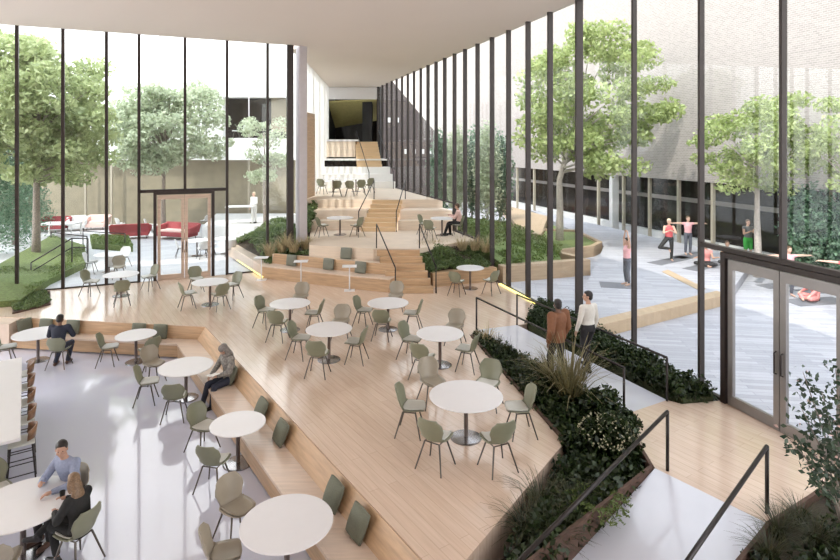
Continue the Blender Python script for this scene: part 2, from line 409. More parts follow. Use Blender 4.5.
rpx = [960, 783, 701, 634, 579, 550, 528, 508.5, 492, 477.5, 465, 454.5, 444.7, 436, 428]
ys = [right_wall(p)[1] for p in rpx]
while ys[-1] < 38.3: ys.append(ys[-1] + 1.17)
ys.append(39.5)
rp = [(right_x(y), y) for y in ys]
HEAD = 3.72                                                   # underside of the transom over the doors on the right
for i in range(len(rp) - 1):
    a, b = rp[i + 1], rp[i]; z0 = DECK - .03 if a[1] < 21.5 else (1.2 if a[1] < 23 else (UPPER_B if a[1] < 26 else (UPPER_C if a[1] < 35 else 4.4)))
    if i in (0, 1): z0 = HEAD + .07
    w = bay(a, b, z0, CEIL, 'tall glazed bay of the courtyard wall', .06 if i < 3 else .075, .22 if i == 3 else (.125 if i < 3 else (.17 if i < 14 else .13)), sill=i > 1)
    if i == 1: mullion(a, DECK, HEAD + .07, .06, .125, ANG_R, w)
    if i == 0: mullion(b, DECK, CEIL, .06, .125, ANG_R, w)
# posts that run past the door head
m = MB().bar((rp[1][0], rp[1][1], HEAD), (rp[1][0], rp[1][1], HEAD + .1), .12, .12)
dj = right_wall(725.5)
ANG_L = math.atan2(.4416, 1)
lpx = [-230, -160, -100, -62, -25, 17, 63, 106.5, 139, 185, 227, 267.5, 290]
lp = [left_wall(p) for p in lpx]
for i in range(len(lp) - 1):
    a, b = lp[i], lp[i + 1]; z0 = DECK - .02
    if lpx[i] in (139, 185): z0 = 4.12
    if lpx[i] == 267.5: z0 = 1.35
    w = bay(a, b, z0, CEIL, 'tall glazed bay of the terrace wall', .10, .15, sill=lpx[i] not in (139, 185))
    if lpx[i] == 139:
        mullion(a, DECK, 4.2, .10, .15, ANG_L, w)
        MB().bar((a[0], a[1], 4.12), (lp[i + 2][0], lp[i + 2][1], 4.12), .13, .12).build('transom', M['mull'], w)
o = MB().box((lp[-1][0], lp[-1][1], (1.3 + CEIL) / 2), (.26, .22, CEIL - 1.3), ANG_L).build('trim_1', M['mull']); struct(o, 'dark corner post of the terrace glazing')
cx, cy = left_wall(301)
o = MB().box((cx, cy + .12, (1.3 + CEIL) / 2), (.36, .30, CEIL - 1.3), ANG_L + .3).build('column', M['col'], bevel=.01); tag(o, 'square pale grey steel column at the end of the terrace glass', 'column', kind='structure')

# hall at the back
hy = [24.5, 27.5, 30.5, 33.5, 36.5, 39.5]
for i in range(5):
    wn += 1; w = struct(bpy.data.objects.new('window_%d' % wn, None), 'glazed bay with white fins on the side of the stepped hall'); C.objects.link(w)
    y_a, y_b = hy[i], hy[i + 1]; pane((hall_x(y_a), y_a), (hall_x(y_b), y_b), 1.4, CEIL, w)
    MB().box((hall_x(y_b), y_b, (1.4 + CEIL) / 2), (.10, .10, CEIL - 1.4)).build('mullion', M['white_tier'], w)
    f = MB(); y = y_a + .2
    while y < y_b: f.box((hall_x(y) + .07, y, (1.4 + CEIL) / 2), (.10, .07, CEIL - 1.4)); y += .42
    f.build('fin', M['white_tier'], w)
o = MB().box((hall_x(27.6) + .17, 27.6, 5.35), (.05, 2.6, 4.2), math.atan2(-.069, 1)).build('trim_3', M['bench']); struct(o, 'oak panel on the hall wall')
xl, xr = hall_x(39.6), right_x(39.6)
o = MB().box(((xl + xr) / 2, 39.55, 9.52), (xr - xl, .3, .86)).build('wall_back', M['bulkhead'], bevel=.06); struct(o, 'white rounded bulkhead over the dark opening')
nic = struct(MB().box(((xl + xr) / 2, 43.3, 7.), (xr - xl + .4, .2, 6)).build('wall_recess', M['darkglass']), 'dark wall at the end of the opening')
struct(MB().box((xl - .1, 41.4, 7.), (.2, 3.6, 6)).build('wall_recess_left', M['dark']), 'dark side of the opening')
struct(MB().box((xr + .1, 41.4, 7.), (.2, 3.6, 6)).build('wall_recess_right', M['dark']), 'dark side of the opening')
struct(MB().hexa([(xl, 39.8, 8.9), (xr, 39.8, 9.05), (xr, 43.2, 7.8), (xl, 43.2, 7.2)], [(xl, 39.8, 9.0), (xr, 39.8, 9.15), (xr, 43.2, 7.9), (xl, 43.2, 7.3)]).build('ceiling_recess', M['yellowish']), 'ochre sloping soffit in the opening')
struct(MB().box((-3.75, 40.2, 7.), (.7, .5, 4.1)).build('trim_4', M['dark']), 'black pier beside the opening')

# ------------------------------------------------------------------ tiers
P0, P1, P2 = (-6.04, 21.5), (-2.5, 19.9), (-1.05, 19.36)
BF = [(-4.27, 21.63), (-1.72, 20.85), (-.12, 20.8), (.7, 21.5), (right_x(22.9), 22.9)]
polyB = BF + [(right_x(25.4), 25.4), (-4.92, 25.4), (-4.75, 24.3)]
o = MB().prism(polyB, DECK, UPPER_B).build('floor_tier', M['tier']); struct(o, 'first raised oak floor above the bench')
def slab(y0, y1, z, z0, m, name, lab):
    o = MB().prism([(hall_x(y0) + .02, y0), (right_x(y0) + (.22 if y0 < 30 else -.12), y0), (right_x(y1) + (.22 if y0 < 30 else -.12), y1), (hall_x(y1) + .02, y1)], z0, z).build(name, m); return struct(o, lab)
m_h = lambda y: -4.92 - .03 * (y - 25.4) if y < 27.31 else hall_x(y) + .02
def side_slab(y0, y1, z, z0, m, name, lab, fl, fr):
    one = fr is None
    if fl: struct(MB().prism([(m_h(y0), y0), (fl(y0), y0), (fl(y1), y1), (m_h(y1), y1)], z0, z).build(name, m), lab + ('' if one else ', on the hall side of the stairs'))
    if fr: struct(MB().prism([(fr(y0), y0), (right_x(y0) + .22, y0), (right_x(y1) + .22, y1), (fr(y1), y1)], z0, z).build(name, m), lab + ', on the glass side of the stairs')
m_l, m_r = (lambda y: -2.66 + .37 * (y - 25) / 2.3), (lambda y: -1.06 + .30 * (y - 25) / 2.3)
side_slab(25.4, 26.1, 2.42, 1.5, M['tier'], 'floor_step', 'lower oak seating step behind the first raised floor', m_l, m_r)
side_slab(26.1, 27.3, 2.82, 1.5, M['tier'], 'floor_step', 'upper oak seating step behind the first raised floor', m_l, m_r)
slab(27.3, 34.5, UPPER_C, 1.5, M['tier'], 'floor_terrace', 'second raised oak floor with its own tables')
for k in range(3): side_slab(34.5 + .6 * k, 36.6, 3.63 + .42 * k, 3.2, M['white_tier'], 'floor_white_step', 'white seating step below the top floor', lambda y: right_x(y) - .12, None)
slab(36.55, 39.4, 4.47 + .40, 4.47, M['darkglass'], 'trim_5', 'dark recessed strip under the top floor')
slab(36.45, 43.2, 4.97, 4.87, M['white_tier'], 'floor_top', 'white top floor of the hall')

# stairs
def stairs(label, n, l0, r0, l1, r1, y0, y1, z0, z1, m, mn):
    root = thing('stairs', label, 'stairs', ((l0 + r0) / 2, y0, z0)); ox, oy, oz = root.location
    for k in range(n):
        t = k / n; xa, xb = l0 + (l1 - l0) * t - ox, r0 + (r1 - r0) * t - ox; ya = (y1 - y0) * t
        MB().prism([(xa, ya), (xb, ya), (xb + (r1 - r0) / n, y1 - y0), (xa + (l1 - l0) / n, y1 - y0)] if False else [(xa, ya), (xb, ya), (xb, ya + (y1 - y0) / n * 1.02 + .01), (xa, ya + (y1 - y0) / n * 1.02 + .01)], max(0, (z1 - z0) * (k) / n - .02 if k else 0), (z1 - z0) * (k + 1) / n).build('step', m, root, bevel=.012)
    return root
s1 = stairs('lowest oak steps between the curved bench and the planted bed', 6, -.98, .46, -1.7, -.10, 19.25, 20.83, DECK, UPPER_B, M['bench'], 0)
s2 = stairs('middle warm oak stairs with a black handrail on either side', 7, -2.62, -1.10, -2.25, -.80, 25.0, 27.32, UPPER_B, UPPER_C, M['stair'], 0)
s3 = stairs('topmost narrow oak stairs climbing beside the kiosk counter', 9, -4.05, -2.45, -4.45, -2.95, 36.0, 38.4, 4.47, 6.1, M['stair'], 0)

# ------------------------------------------------------------------ built in bench along the deck
def off(p, d, k): return (p[0] + d[0] * k, p[1] + d[1] * k)
dl = Vector((E1[0] - E0[0], E1[1] - E0[1])).normalized(); nl = (dl.y, -dl.x)        # towards the low floor
dd = Vector((E2[0] - E1[0], E2[1] - E1[1])).normalized(); nd = (dd.y, -dd.x)
def inter(p, d, q, e):
    k = ((q[0] - p[0]) * e[1] - (q[1] - p[1]) * e[0]) / (d[0] * e[1] - d[1] * e[0]); return (p[0] + d[0] * k, p[1] + d[1] * k)
def rail_line(kl, kd):
    a = off(E0, nl, kl); c = off(E2, nd, kd); return [a, inter(a, dl, c, dd), c]
SEAT = .40
lb = thing('built_in_bench', 'long oak bench built into the deck edge with a mitred corner', 'bench', (E1[0], E1[1], 0))
def run(l0, za, l1, zb, t, name, m):
    """skin between line l0 at height za and line l1 at zb, t thick"""
    mb = MB(); ox, oy = E1
    for i in range(2):
        q = [(l0[i][0] - ox, l0[i][1] - oy, za), (l0[i + 1][0] - ox, l0[i + 1][1] - oy, za), (l1[i + 1][0] - ox, l1[i + 1][1] - oy, zb), (l1[i][0] - ox, l1[i][1] - oy, zb)]
        n = Vector(q[1]) - Vector(q[0]); n = n.cross(Vector(q[3]) - Vector(q[0])).normalized() * t
        mb.hexa([Vector(p) for p in q], [Vector(p) + n for p in q])
    return mb.build(name, m, lb)
top0, bb, fs = rail_line(.0, .0), rail_line(.05, .20), rail_line(.46, .74)
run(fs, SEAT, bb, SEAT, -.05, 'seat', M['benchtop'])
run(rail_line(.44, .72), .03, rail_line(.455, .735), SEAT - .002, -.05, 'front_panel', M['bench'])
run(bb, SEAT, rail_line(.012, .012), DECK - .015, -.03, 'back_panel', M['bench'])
# end return at the terrace side
MB().hexa([(-11.75 - E1[0], 16.57 - E1[1], .02), (-11.70 - E1[0], 16.0 - E1[1], .02), (-13.4 - E1[0], 16.25 - E1[1], .02), (-13.4 - E1[0], 16.8 - E1[1], .02)], [(-11.75 - E1[0], 16.57 - E1[1], DECK - .02), (-11.70 - E1[0], 16.0 - E1[1], DECK - .02), (-13.4 - E1[0], 16.25 - E1[1], DECK - .02), (-13.4 - E1[0], 16.8 - E1[1], DECK - .02)]).build('end_block', M['benchtop'], lb)

# bench below the first raised floor
cb = thing('curved_bench', 'oak bench with raised back in front of the planted slope', 'bench', (P1[0], P1[1], DECK))
def loc(p, z=0): return (p[0] - P1[0], p[1] - P1[1], z)
pl = [P0, P1, P2]
def shift(pts, k):
    out = []
    for i, p in enumerate(pts):
        a = Vector(pts[max(i - 1, 0)]); b = Vector(pts[min(i + 1, len(pts) - 1)]); d = (b - a).normalized(); out.append((p[0] - d.y * k, p[1] + d.x * k))
    return out
q = shift(pl, .52); q2 = shift(pl, .60)
for i in range(1):
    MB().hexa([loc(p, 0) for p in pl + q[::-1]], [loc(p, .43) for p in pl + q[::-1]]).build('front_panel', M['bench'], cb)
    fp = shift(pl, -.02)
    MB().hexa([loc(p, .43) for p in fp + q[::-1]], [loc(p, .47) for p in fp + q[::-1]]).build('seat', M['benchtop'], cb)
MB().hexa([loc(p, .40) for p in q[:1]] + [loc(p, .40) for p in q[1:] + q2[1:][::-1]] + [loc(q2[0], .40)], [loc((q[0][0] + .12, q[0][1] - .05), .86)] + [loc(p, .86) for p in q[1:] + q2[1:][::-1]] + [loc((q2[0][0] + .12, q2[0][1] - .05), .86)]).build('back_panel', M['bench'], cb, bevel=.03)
# step between that bench and the raised floor
o = MB().prism(q2 + [BF[1], BF[0], (-5.3, 21.9)], DECK, 1.58).build('floor_ledge', M['tier']); struct(o, 'oak ledge above the curved bench')
# the same bench runs on outside the glass
Q0, Q1 = (-6.04, 21.5), (-8.9, 26.0)
ob = tag(MB().prism([Q0, (-5.62, 21.72), (-8.45, 26.2), Q1], DECK, 1.22).build('garden_bench', M['benchtop'], bevel=.02), 'low oak garden bench that runs out through the glass to the terrace', 'bench')
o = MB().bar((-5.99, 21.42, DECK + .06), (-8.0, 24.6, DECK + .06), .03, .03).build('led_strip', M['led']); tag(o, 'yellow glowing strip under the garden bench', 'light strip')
# front of the right hand bed: wood wall from the stairs to the glass and on outside
rb = [at(433, 287.5, DECK), at(460, 284.5, DECK), right_wall(497)]
def wall_run(name, label, pts, z0, z1, t, m, cat='planter wall'):
    mb = MB(); b = shift(pts, t)
    for i in range(len(pts) - 1): mb.prism([pts[i], pts[i + 1], b[i + 1], b[i]], z0, z1)
    return tag(mb.build(name, m), label, cat)
wall_run('planter_wall', 'oak fronted planter wall below the planted slope beside the lowest steps', rb, DECK, 1.26, .34, M['bench'])
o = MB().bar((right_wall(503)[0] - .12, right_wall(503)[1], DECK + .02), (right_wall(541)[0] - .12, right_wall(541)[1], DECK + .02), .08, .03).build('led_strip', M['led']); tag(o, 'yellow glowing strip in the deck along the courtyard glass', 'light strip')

# ------------------------------------------------------------------ planter boxes
def planter(name, label, poly, z0, zs, zr, t, m, cat='planter', line=None):
    """soil with a rim round it"""
    cen = Vector((sum(p[0] for p in poly) / len(poly), sum(p[1] for p in poly) / len(poly)))
    root = thing(name, label, cat, (cen.x, cen.y, z0)); n = len(poly)
    lp_ = [(p[0] - cen.x, p[1] - cen.y) for p in poly]
    MB().prism(lp_, 0, zs - z0).build('soil', M['soil'], root)
    mb = MB(); dk = MB()
    for i in range(n):
        a, b = Vector(lp_[i]), Vector(lp_[(i + 1) % n]); d = (b - a).normalized(); mid = (a + b) / 2 + cen
        lined = line is not None and abs((mid - Vector(line[0])).cross((Vector(line[1]) - Vector(line[0])).normalized())) < .25
        zz = min(zr, zs + .06) if lined else zr; (dk if lined else mb).bar((a.x, a.y, (zz - z0) / 2), (b.x, b.y, (zz - z0) / 2), t, zz - z0)
    mb.build('rim', m, root)
    if dk.v: dk.build('liner', M['liner'], root)
    return root
def shrink(poly, k):
    c = Vector((sum(p[0] for p in poly) / len(poly), sum(p[1] for p in poly) / len(poly))); return [tuple(Vector(p).lerp(c, k)) for p in poly]
def inset(poly, k):
    """move each side inwards by k"""
    a = sum(poly[i][0] * poly[(i + 1) % len(poly)][1] - poly[(i + 1) % len(poly)][0] * poly[i][1] for i in range(len(poly)))
    if a < 0: poly = poly[::-1]
    n = len(poly); out = []
    for i in range(n):
        p, c, q_ = Vector(poly[i - 1]), Vector(poly[i]), Vector(poly[(i + 1) % n]); d1 = (c - p).normalized(); d2 = (q_ - c).normalized()
        n1 = Vector((-d1.y, d1.x)); n2 = Vector((-d2.y, d2.x)); b = n1 + n2; b = b / max(.35, b.dot(n1)) * 1. if b.length > 1e-4 else n1
        out.append(tuple(c + b * k))
    return out
mid_poly = inset([PK, RA, PA, LA, LA2, (tip[0] + .25, tip[1] - .2), NK], .045)
planter('planter', 'long rusty steel planter between the oak deck and the ramp', mid_poly, .02, .44, .79, .05, M['corten'], line=(NK, tip))
hedge_poly = inset([H0, (Wf[0] - .12, Wf[1]), (Wn[0] - .12, Wn[1]), HT], .045)
planter('planter', 'low planter of clipped green along the foot of the courtyard glass', hedge_poly, .02, .74, .84, .05, M['hedgerim'])
RW = right_wall(855)
corner_poly = inset([LB, at(848, 470, DECK), (RW[0] - .3, RW[1] - .6), (right_x(5.5) - .3, 5.5), (5.2, 4.0), LB2], .045)
planter('planter', 'dark planter in the bottom corner with the leafy shrub', corner_poly, .02, .66, .775, .05, M['corten'])
side_poly = [at(14, 297, DECK), at(50, 292.5, DECK), at(50, 305, DECK), at(13, 314, DECK)]
planter('planter', 'small planted bed let into the deck beside the terrace glass', side_poly, DECK, DECK + .03, DECK + .05, .03, M['corten'])

# ------------------------------------------------------------------ glass doors
def doors(name, label, a, b, z0, z1, stile, rail_top, m, leaf_n, mframe, ang_pad=.0):
    """leaf_n glazed leaves between plan points a and b"""
    root = struct(thing(name, label, 'door', (a[0], a[1], z0))); del root['category']
    v = Vector((b[0] - a[0], b[1] - a[1], 0)); L_ = v.length; ang = math.atan2(v.y, v.x); root.rotation_euler = (0, 0, ang); H = z1 - z0
    for x in (0, L_): MB().box((x, 0, H / 2), (.11, .16, H), 0).build('jamb', mframe, root)
    MB().box((L_ / 2, 0, H - .05), (L_ - .11, .15, .10)).build('header', mframe, root)
    w = (L_ - .15) / leaf_n
    for k in range(leaf_n):
        x0 = .075 + k * w + .008; x1 = x0 + w - .016; f = MB(); hh = H - .12
        f.box((x0 + stile / 2, 0, hh / 2), (stile, .07, hh)); f.box((x1 - stile / 2, 0, hh / 2), (stile, .07, hh))
        f.box(((x0 + x1) / 2, 0, hh - rail_top / 2), (x1 - x0 - 2 * stile, .068, rail_top)); f.box(((x0 + x1) / 2, 0, .10), (x1 - x0 - 2 * stile, .068, .19))
        fr = f.build('leaf_frame', m, root)
        MB().box(((x0 + x1) / 2, 0, (hh - rail_top + .2) / 2), (x1 - x0 - 2 * stile, .02, hh - rail_top - .2)).build('pane', M['glass'], fr)
        hx = x1 - stile / 2 if k % 2 == 0 else x0 + stile / 2
        MB().tube([(hx, -.035, 1.0), (hx, -.085, 1.02), (hx, -.085, 1.38), (hx, -.035, 1.4)], .014, 6).build('handle', M['rail'], fr)
    return root
dR0 = dj; yv = dR0[1]
dl_ = Vector((right_x(8.80) - dR0[0], 8.80 - dR0[1])); dR1 = (dR0[0] + dl_.x, dR0[1] + dl_.y)
doors('door_1', 'steel framed glass double doors to the courtyard', dR0, dR1, DECK, HEAD, .115, .19, M['frame'], 2, M['mull'])
tr = struct(MB().bar((rp[2][0], rp[2][1], HEAD + .06), (rp[0][0], rp[0][1], HEAD + .05), .12, .09).build('trim_6', M['mull']), 'dark transom bar over the courtyard doors')
sp = struct(bpy.data.objects.new('window_side', None)); C.objects.link(sp); sp['label'] = 'narrow glazed strip beside the courtyard doors'
pane(rp[2], dR0, DECK, HEAD, sp); MB().bar((rp[2][0], rp[2][1], DECK + .03), (dR0[0], dR0[1], DECK + .03), .09, .06).build('sill', M['mull'], sp)
dA, dB = left_wall(155), left_wall(213)
doors('door_2', 'pale wood framed glass double doors to the terrace', dA, dB, DECK, 4.08, .11, .16, M['doorwood'], 2, M['mull'])
sp = struct(bpy.data.objects.new('window_side', None)); C.objects.link(sp); sp['label'] = 'narrow glazed strip left of the terrace doors'
pane(lp[8], dA, DECK, 4.06, sp)
sp = struct(bpy.data.objects.new('window_side', None)); C.objects.link(sp); sp['label'] = 'narrow glazed strip right of the terrace doors'
pane(dB, lp[10], DECK, 4.06, sp)

# ================================================================== outside, courtyard side
def fac_x(y): return 21.95 - .3167 * y
gp = [(right_x(-1) + .14, -1), (right_x(60) + .14, 60), (fac_x(60) + 3, 60), (fac_x(-1) + 3, -1)]
struct(MB().prism(gp, .3, OUT).build('ground_courtyard', M['paving']), 'courtyard paved with narrow pale grey pavers')
HI = 1.04
K0, K1 = at(575, 344.5, OUT), at(729, 304, OUT)
K2, K3 = at(752, 262, HI), (fac_x(20.5) - .4, 20.5)
plat = [K0, K1, K2, (fac_x(22.) - .4, 22.), (fac_x(42) - .4, 42), at(604, 246, HI), at(584, 290, HI)]
struct(MB().prism(plat, OUT - .1, HI).build('ground_exercise_terrace', M['paving']), 'raised paved terrace where people exercise')
kd = Vector((K1[0] - K0[0], K1[1] - K0[1])).normalized(); kn = Vector((kd.y, -kd.x))
kk0, kk1 = (K0[0] + kn.x * .02, K0[1] + kn.y * .02), (K1[0] + kn.x * .02, K1[1] + kn.y * .02)
o = MB().prism([kk0, kk1, (K1[0] - kn.x * .42, K1[1] - kn.y * .42), (K0[0] - kn.x * .42, K0[1] - kn.y * .42)], OUT, HI + .02).build('timber_curb', M['curbtop'], bevel=.01)
tag(o, 'long timber curb stepping up to the exercise terrace', 'curb')
o = MB().prism([at(662, 272, HI), at(668, 270, HI), at(706, 289, HI), at(699, 290.5, HI)], HI, HI + .02).build('timber_strip', M['curbtop']); tag(o, 'pale timber strip inlaid across the exercise terrace paving', 'paving strip')

bld = thing('brick_building', 'long pale brick building over a dark glazed ground floor across the courtyard', 'building', (fac_x(30), 30, OUT))
def B(p): return (p[0] - fac_x(30), p[1] - 30)
y0, y1 = 4., 84.
def fp_(y, d): return (fac_x(y) + d * .953, y + d * .302)
MB().prism([B(fp_(y0, 0)), B(fp_(y1, 0)), B(fp_(y1, 3)), B(fp_(y0, 3))], 4.1 - OUT, 24).build('brick_wall', M['brick'], bld)
MB().prism([B(fp_(y0, 1.1)), B(fp_(y1, 1.1)), B(fp_(y1, 1.4)), B(fp_(y0, 1.4))], .42, 4.1 - OUT).build('glazing', M['darkglass'], bld)
MB().prism([B(fp_(y0, 1.02)), B(fp_(y1, 1.02)), B(fp_(y1, 1.06)), B(fp_(y0, 1.06))], 2.2, 2.42).build('spandrel', M['frame'], bld)
MB().prism([B(fp_(y0, .7)), B(fp_(y1, .7)), B(fp_(y1, 1.5)), B(fp_(y0, 1.5))], 0, .42).build('plinth', M['outwhite'], bld)
for px in (516, 533, 597, 622, 648, 677, 711, 830):
    k = (px - 420) / F; y = 21.95 / (k + .3167); p = B(fp_(y, .12)); MB().box((p[0], p[1], (4.1 - OUT) / 2), (.13, .16, 4.1 - OUT), ANG_R).build('column', M['post'], bld)
k = (614 - 420) / F; y = 21.95 / (k + .3167); p = B(fp_(y, .0)); MB().box((p[0], p[1], (4.1 - OUT) / 2), (.3, .45, 4.1 - OUT), ANG_R).build('column', M['outwhite'], bld)
# added slab beyond the hall, outlined and coloured as a shadow on the brick
wing = thing('shadow_wing', 'shadow-shaped dark brick wing added beyond the hall, with small windows', 'building', (-4.5, 52, OUT))
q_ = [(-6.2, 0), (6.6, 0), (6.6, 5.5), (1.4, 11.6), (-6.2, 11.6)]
MB().hexa([(x, -2., z) for x, z in q_], [(x, 1., z) for x, z in q_]).build('brick_wall', M['brickshadow'], wing)
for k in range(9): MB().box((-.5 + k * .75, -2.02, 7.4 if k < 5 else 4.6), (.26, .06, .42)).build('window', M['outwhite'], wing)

o = wall_run('timber_bench_wall', 'straight timber bench wall outside the courtyard glass', [at(503, 283, OUT), at(590.5, 275.3, OUT)], OUT, 1.33, .4, M['timber'], 'bench wall')
tb = thing('tree_planter', 'angular timber edged planter round the courtyard tree', 'planter', (7.2, 27.6, OUT))
tpoly = [at(533, 246, 1.15), at(549, 252.5, 1.15), at(592, 247, 1.15), at(600, 243, 1.15), at(575, 231, 1.15), at(543, 230, 1.15)]
tl = [(p[0] - 7.2, p[1] - 27.6) for p in tpoly]
MB().prism(tl, 0, .40).build('soil', M['grassgreen'], tb)
mb = MB()
for i in range(6): mb.bar((*tl[i], .25), (*tl[(i + 1) % 6], .25), .22, .5)
mb.build('rim', M['timber'], tb)
dq = [at(500, 210, OUT), at(522, 243, OUT), at(541, 246, OUT), at(548, 222, OUT), at(520, 214, OUT)]
gd = tag(MB().prism(dq, OUT, [1.2, 1.3, 1.3, 1.1, 1.1]).build('timber_deck', M['curbtop']), 'sloping pale timber deck beside the courtyard tree', 'deck')
o = wall_run('timber_edge', 'curved timber edging behind the outdoor bed', [at(522, 247, OUT + .4), at(549, 256, OUT + .4), at(575, 262, OUT + .4)], OUT, 1.35, .3, M['timber'], 'edging')
gl = tag(MB().prism([at(520, 212, OUT), at(640, 241, OUT), at(634, 247, OUT), at(560, 232, OUT), at(515, 219, OUT)], OUT, OUT + .06).build('lawn', M['grassgreen']), 'strip of lawn along the foot of the brick building', 'lawn', kind='stuff')

# yoga mats
def ymat(px0, py0, px1, py1, z, label, w=.62):
    a, b = Vector((*at(px0, py0, z), 0)), Vector((*at(px1, py1, z), 0)); d = (b - a); L_ = d.length; c = (a + b) / 2
    o = bpy.data.objects.new('yoga_mat', None)
    mb = MB().box((0, 0, .006), (L_, w, .012)); x = mb.build('yoga_mat', M['mat_'], bevel=.003); x.location = (c.x, c.y, z); x.rotation_euler = (0, 0, math.atan2(d.y, d.x)); tag(x, label, 'yoga mat', 'mats on the courtyard paving'); return x
ymat(600, 284.5, 636, 286.5, HI, 'grey yoga mat under the person stretching both arms up', .8)
ymat(654, 264, 688, 257, HI, 'grey yoga mat under the one-legged pose in red top')
ymat(676, 258, 706, 253, HI, 'grey yoga mat under the person in pink with arms spread')
ymat(690, 270, 722, 262, HI, 'grey yoga mat behind the dark mullion, near the crouching figure')
ymat(762, 287, 800, 283.5, OUT, 'grey yoga mat seen through the near door leaf')
ymat(790, 303, 842, 300, OUT, 'grey yoga mat under the seated person in coral', .8)
ymat(800, 292, 842, 290, OUT, 'grey yoga mat behind the seated person in coral')

# ================================================================== outside, terrace side
tpl = [(-60, left_y(-60) + .1), (-60, 60), (-6.8, 60), (-6.6, 39), (-5.7, 24.6), (-5.2, 23.4)]
struct(MB().prism(tpl, .3, OUT).build('ground_terrace', M['terrace']), 'sunlit terrace of pale square pavers')
wb = thing('white_building', 'white building behind the terrace with an olive ground floor', 'building', (-20, 36, OUT))
x0, x1 = -52, -7.9; r0, r1 = at_depth(222.5, 100, 36).x, -8.2; zt, zb = at_depth(0, 97, 36).z, at_depth(0, 138, 36).z; zo = at_depth(0, 160, 36).z
def fb(xa, xb, za, zb_, d0, d1, name, m): return MB().box(((xa + xb) / 2 + 20, (d0 + d1) / 2, (za + zb_) / 2 - OUT), (xb - xa, d1 - d0, zb_ - za)).build(name, m, wb)
fb(x0, r0, zo, 22, 0, 3, 'wall', M['facade']); fb(r0, r1, zo, zb, 0, 3, 'balcony_front', M['facade']); fb(r0, r1, zt, 22, 0, 3, 'upper_wall', M['facade']); fb(r1, x1, zo, 22, 0, 3, 'side_wall', M['facade'])
fb(x0, x1, OUT, zo, .6, 3, 'ground_floor_wall', M['olive']); fb(r0, r1, zb, zt, 1.0, 1.2, 'balcony_back', M['darkglass'])
fb(r0 + 2.9, r1, zb + .4, zt, .85, .95, 'balcony_screen', M['olive'])
for px in (87, 112, 160, 206, 249): 
    X = at_depth(px, 100, 36).x; fb(X - .03, X + .03, zo, 22, -.03, 0, 'joint', M['col'])
for px in (86, 112, 249): 
    X = at_depth(px, 200, 36).x; fb(X - .06, X + .06, OUT, zo, -.1, .02, 'post', M['post'])
struct(MB().prism([(-11.7, 30.2), (-8.9, 30.2), (-7.9, 31.5), (-7.9, 35.9), (-13.0, 35.9)], .3, 1.5).build('ground_terrace_step', M['outwhite']), 'raised white part of the terrace by the olive wall')
# grass mound with the steps rail
gm = [at(-40, 312, OUT), at(20, 307, OUT), at(50, 285, OUT), at(86, 268, OUT), at(85, 252, OUT), at(52, 250, OUT), at(-10, 286, OUT)]
gz = [.95, .95, .95, 1.0, 1.05, 1.45, 1.35]
mo = tag(MB().prism(gm, OUT - .1, gz).build('grass_mound', M['grassgreen']), 'sloping grass mound round the terrace tree', 'lawn', kind='stuff')
gb = thing('planter_box', 'low green planter block in front of the red sofa', 'planter', (*at(112, 247, OUT), OUT))
gq = [at(90, 240, OUT), at(92, 249, OUT), at(133, 252, OUT), at(128, 241, OUT)]; gl_ = [(p[0] - gb.location.x, p[1] - gb.location.y) for p in gq]
MB().prism(gl_, 0, .26).build('box', M['grassgreen'], gb)
link('grass', leaf_mesh('grass', np.array([(x, y, .28 + random.random() * .08) for x, y in scatter(gl_, 1500)]), .05), M['fern'], gb)

# ================================================================== railings
def railing(label, posts, h, extra=None, r=.024, second=None):
    """posts: list of foot points (x, y, z); rail joins their tops"""
    o = Vector(posts[0]); root = thing('handrail', label, 'handrail', o)
    for p in posts if extra is None else [posts[i] for i in extra]:
        q_ = Vector(p) - o; MB().tube([q_, q_ + Vector((0, 0, h))], r, 8).build('post', M['rail'], root, True)
    MB().tube([Vector(p) - o + Vector((0, 0, h)) for p in posts], r * 1.05, 8).build('rail', M['rail'], root, True)
    if second: MB().tube([Vector(p) - o + Vector((0, 0, h * second)) for p in posts], r * .8, 8).build('lower_rail', M['rail'], root, True)
    return root
def g3(px, py, z): return (*at(px, py, z), z)
railing('black handrail along the planter edge of the concrete path', [g3(476.5, 330.5, DECK), g3(624, 416, DECK)], .9)
railing('black handrail along the hedge edge of the concrete path', [g3(517, 325, DECK), g3(667, 401, DECK)], .86)
ra = Vector(g3(667.5, 470.5, DECK)); rbv = Vector(g3(767, 513, DECK))
for p, lab in ((ra, 'black handrail down the planter side of the ramp'), (rbv, 'black handrail down the corner shrub side of the ramp')):
    railing(lab, [tuple(p), (p.x + RD[0] * RL * .9, p.y + RD[1] * RL * .9, DECK - .75 * .9)], .92, r=.027)
def stair_rail(label, bot, top, h=.9): railing(label, [bot, top], h, r=.022)
stair_rail('black handrail on the near side of the lowest steps', (-.84, 19.15, DECK), (-1.62, 20.95, UPPER_B))
stair_rail('black handrail on the bed side of the lowest steps', (.55, 19.3, DECK), (-.02, 20.95, UPPER_B))
stair_rail('black handrail on the left of the middle warm oak stairs', (-2.72, 24.9, UPPER_B), (-2.25, 27.5, UPPER_C))
stair_rail('black handrail on the right of the middle warm oak stairs', (-1.05, 24.9, UPPER_B), (-.72, 27.5, UPPER_C))
stair_rail('black handrail on the left of the topmost stairs', (-3.1, 34.2, UPPER_C), (-4.3, 37.9, 5.85), 1.0)
stair_rail('black handrail on the right of the topmost stairs', (-1.62, 34.2, UPPER_C), (-2.80, 37.9, 5.85), 1.0)
d1 = [at_depth(31, 287, 21.2), at_depth(72, 262, 21.8), at_depth(88, 262, 22.2)]
railing('dark double handrail beside the steps outside the terrace glass', [tuple(p) for p in d1], .92, second=.62)
railing('dark handrail behind the grass mound by the terrace tree', [g3(51, 250, OUT + .1), g3(87, 255, OUT + .1)], .85)
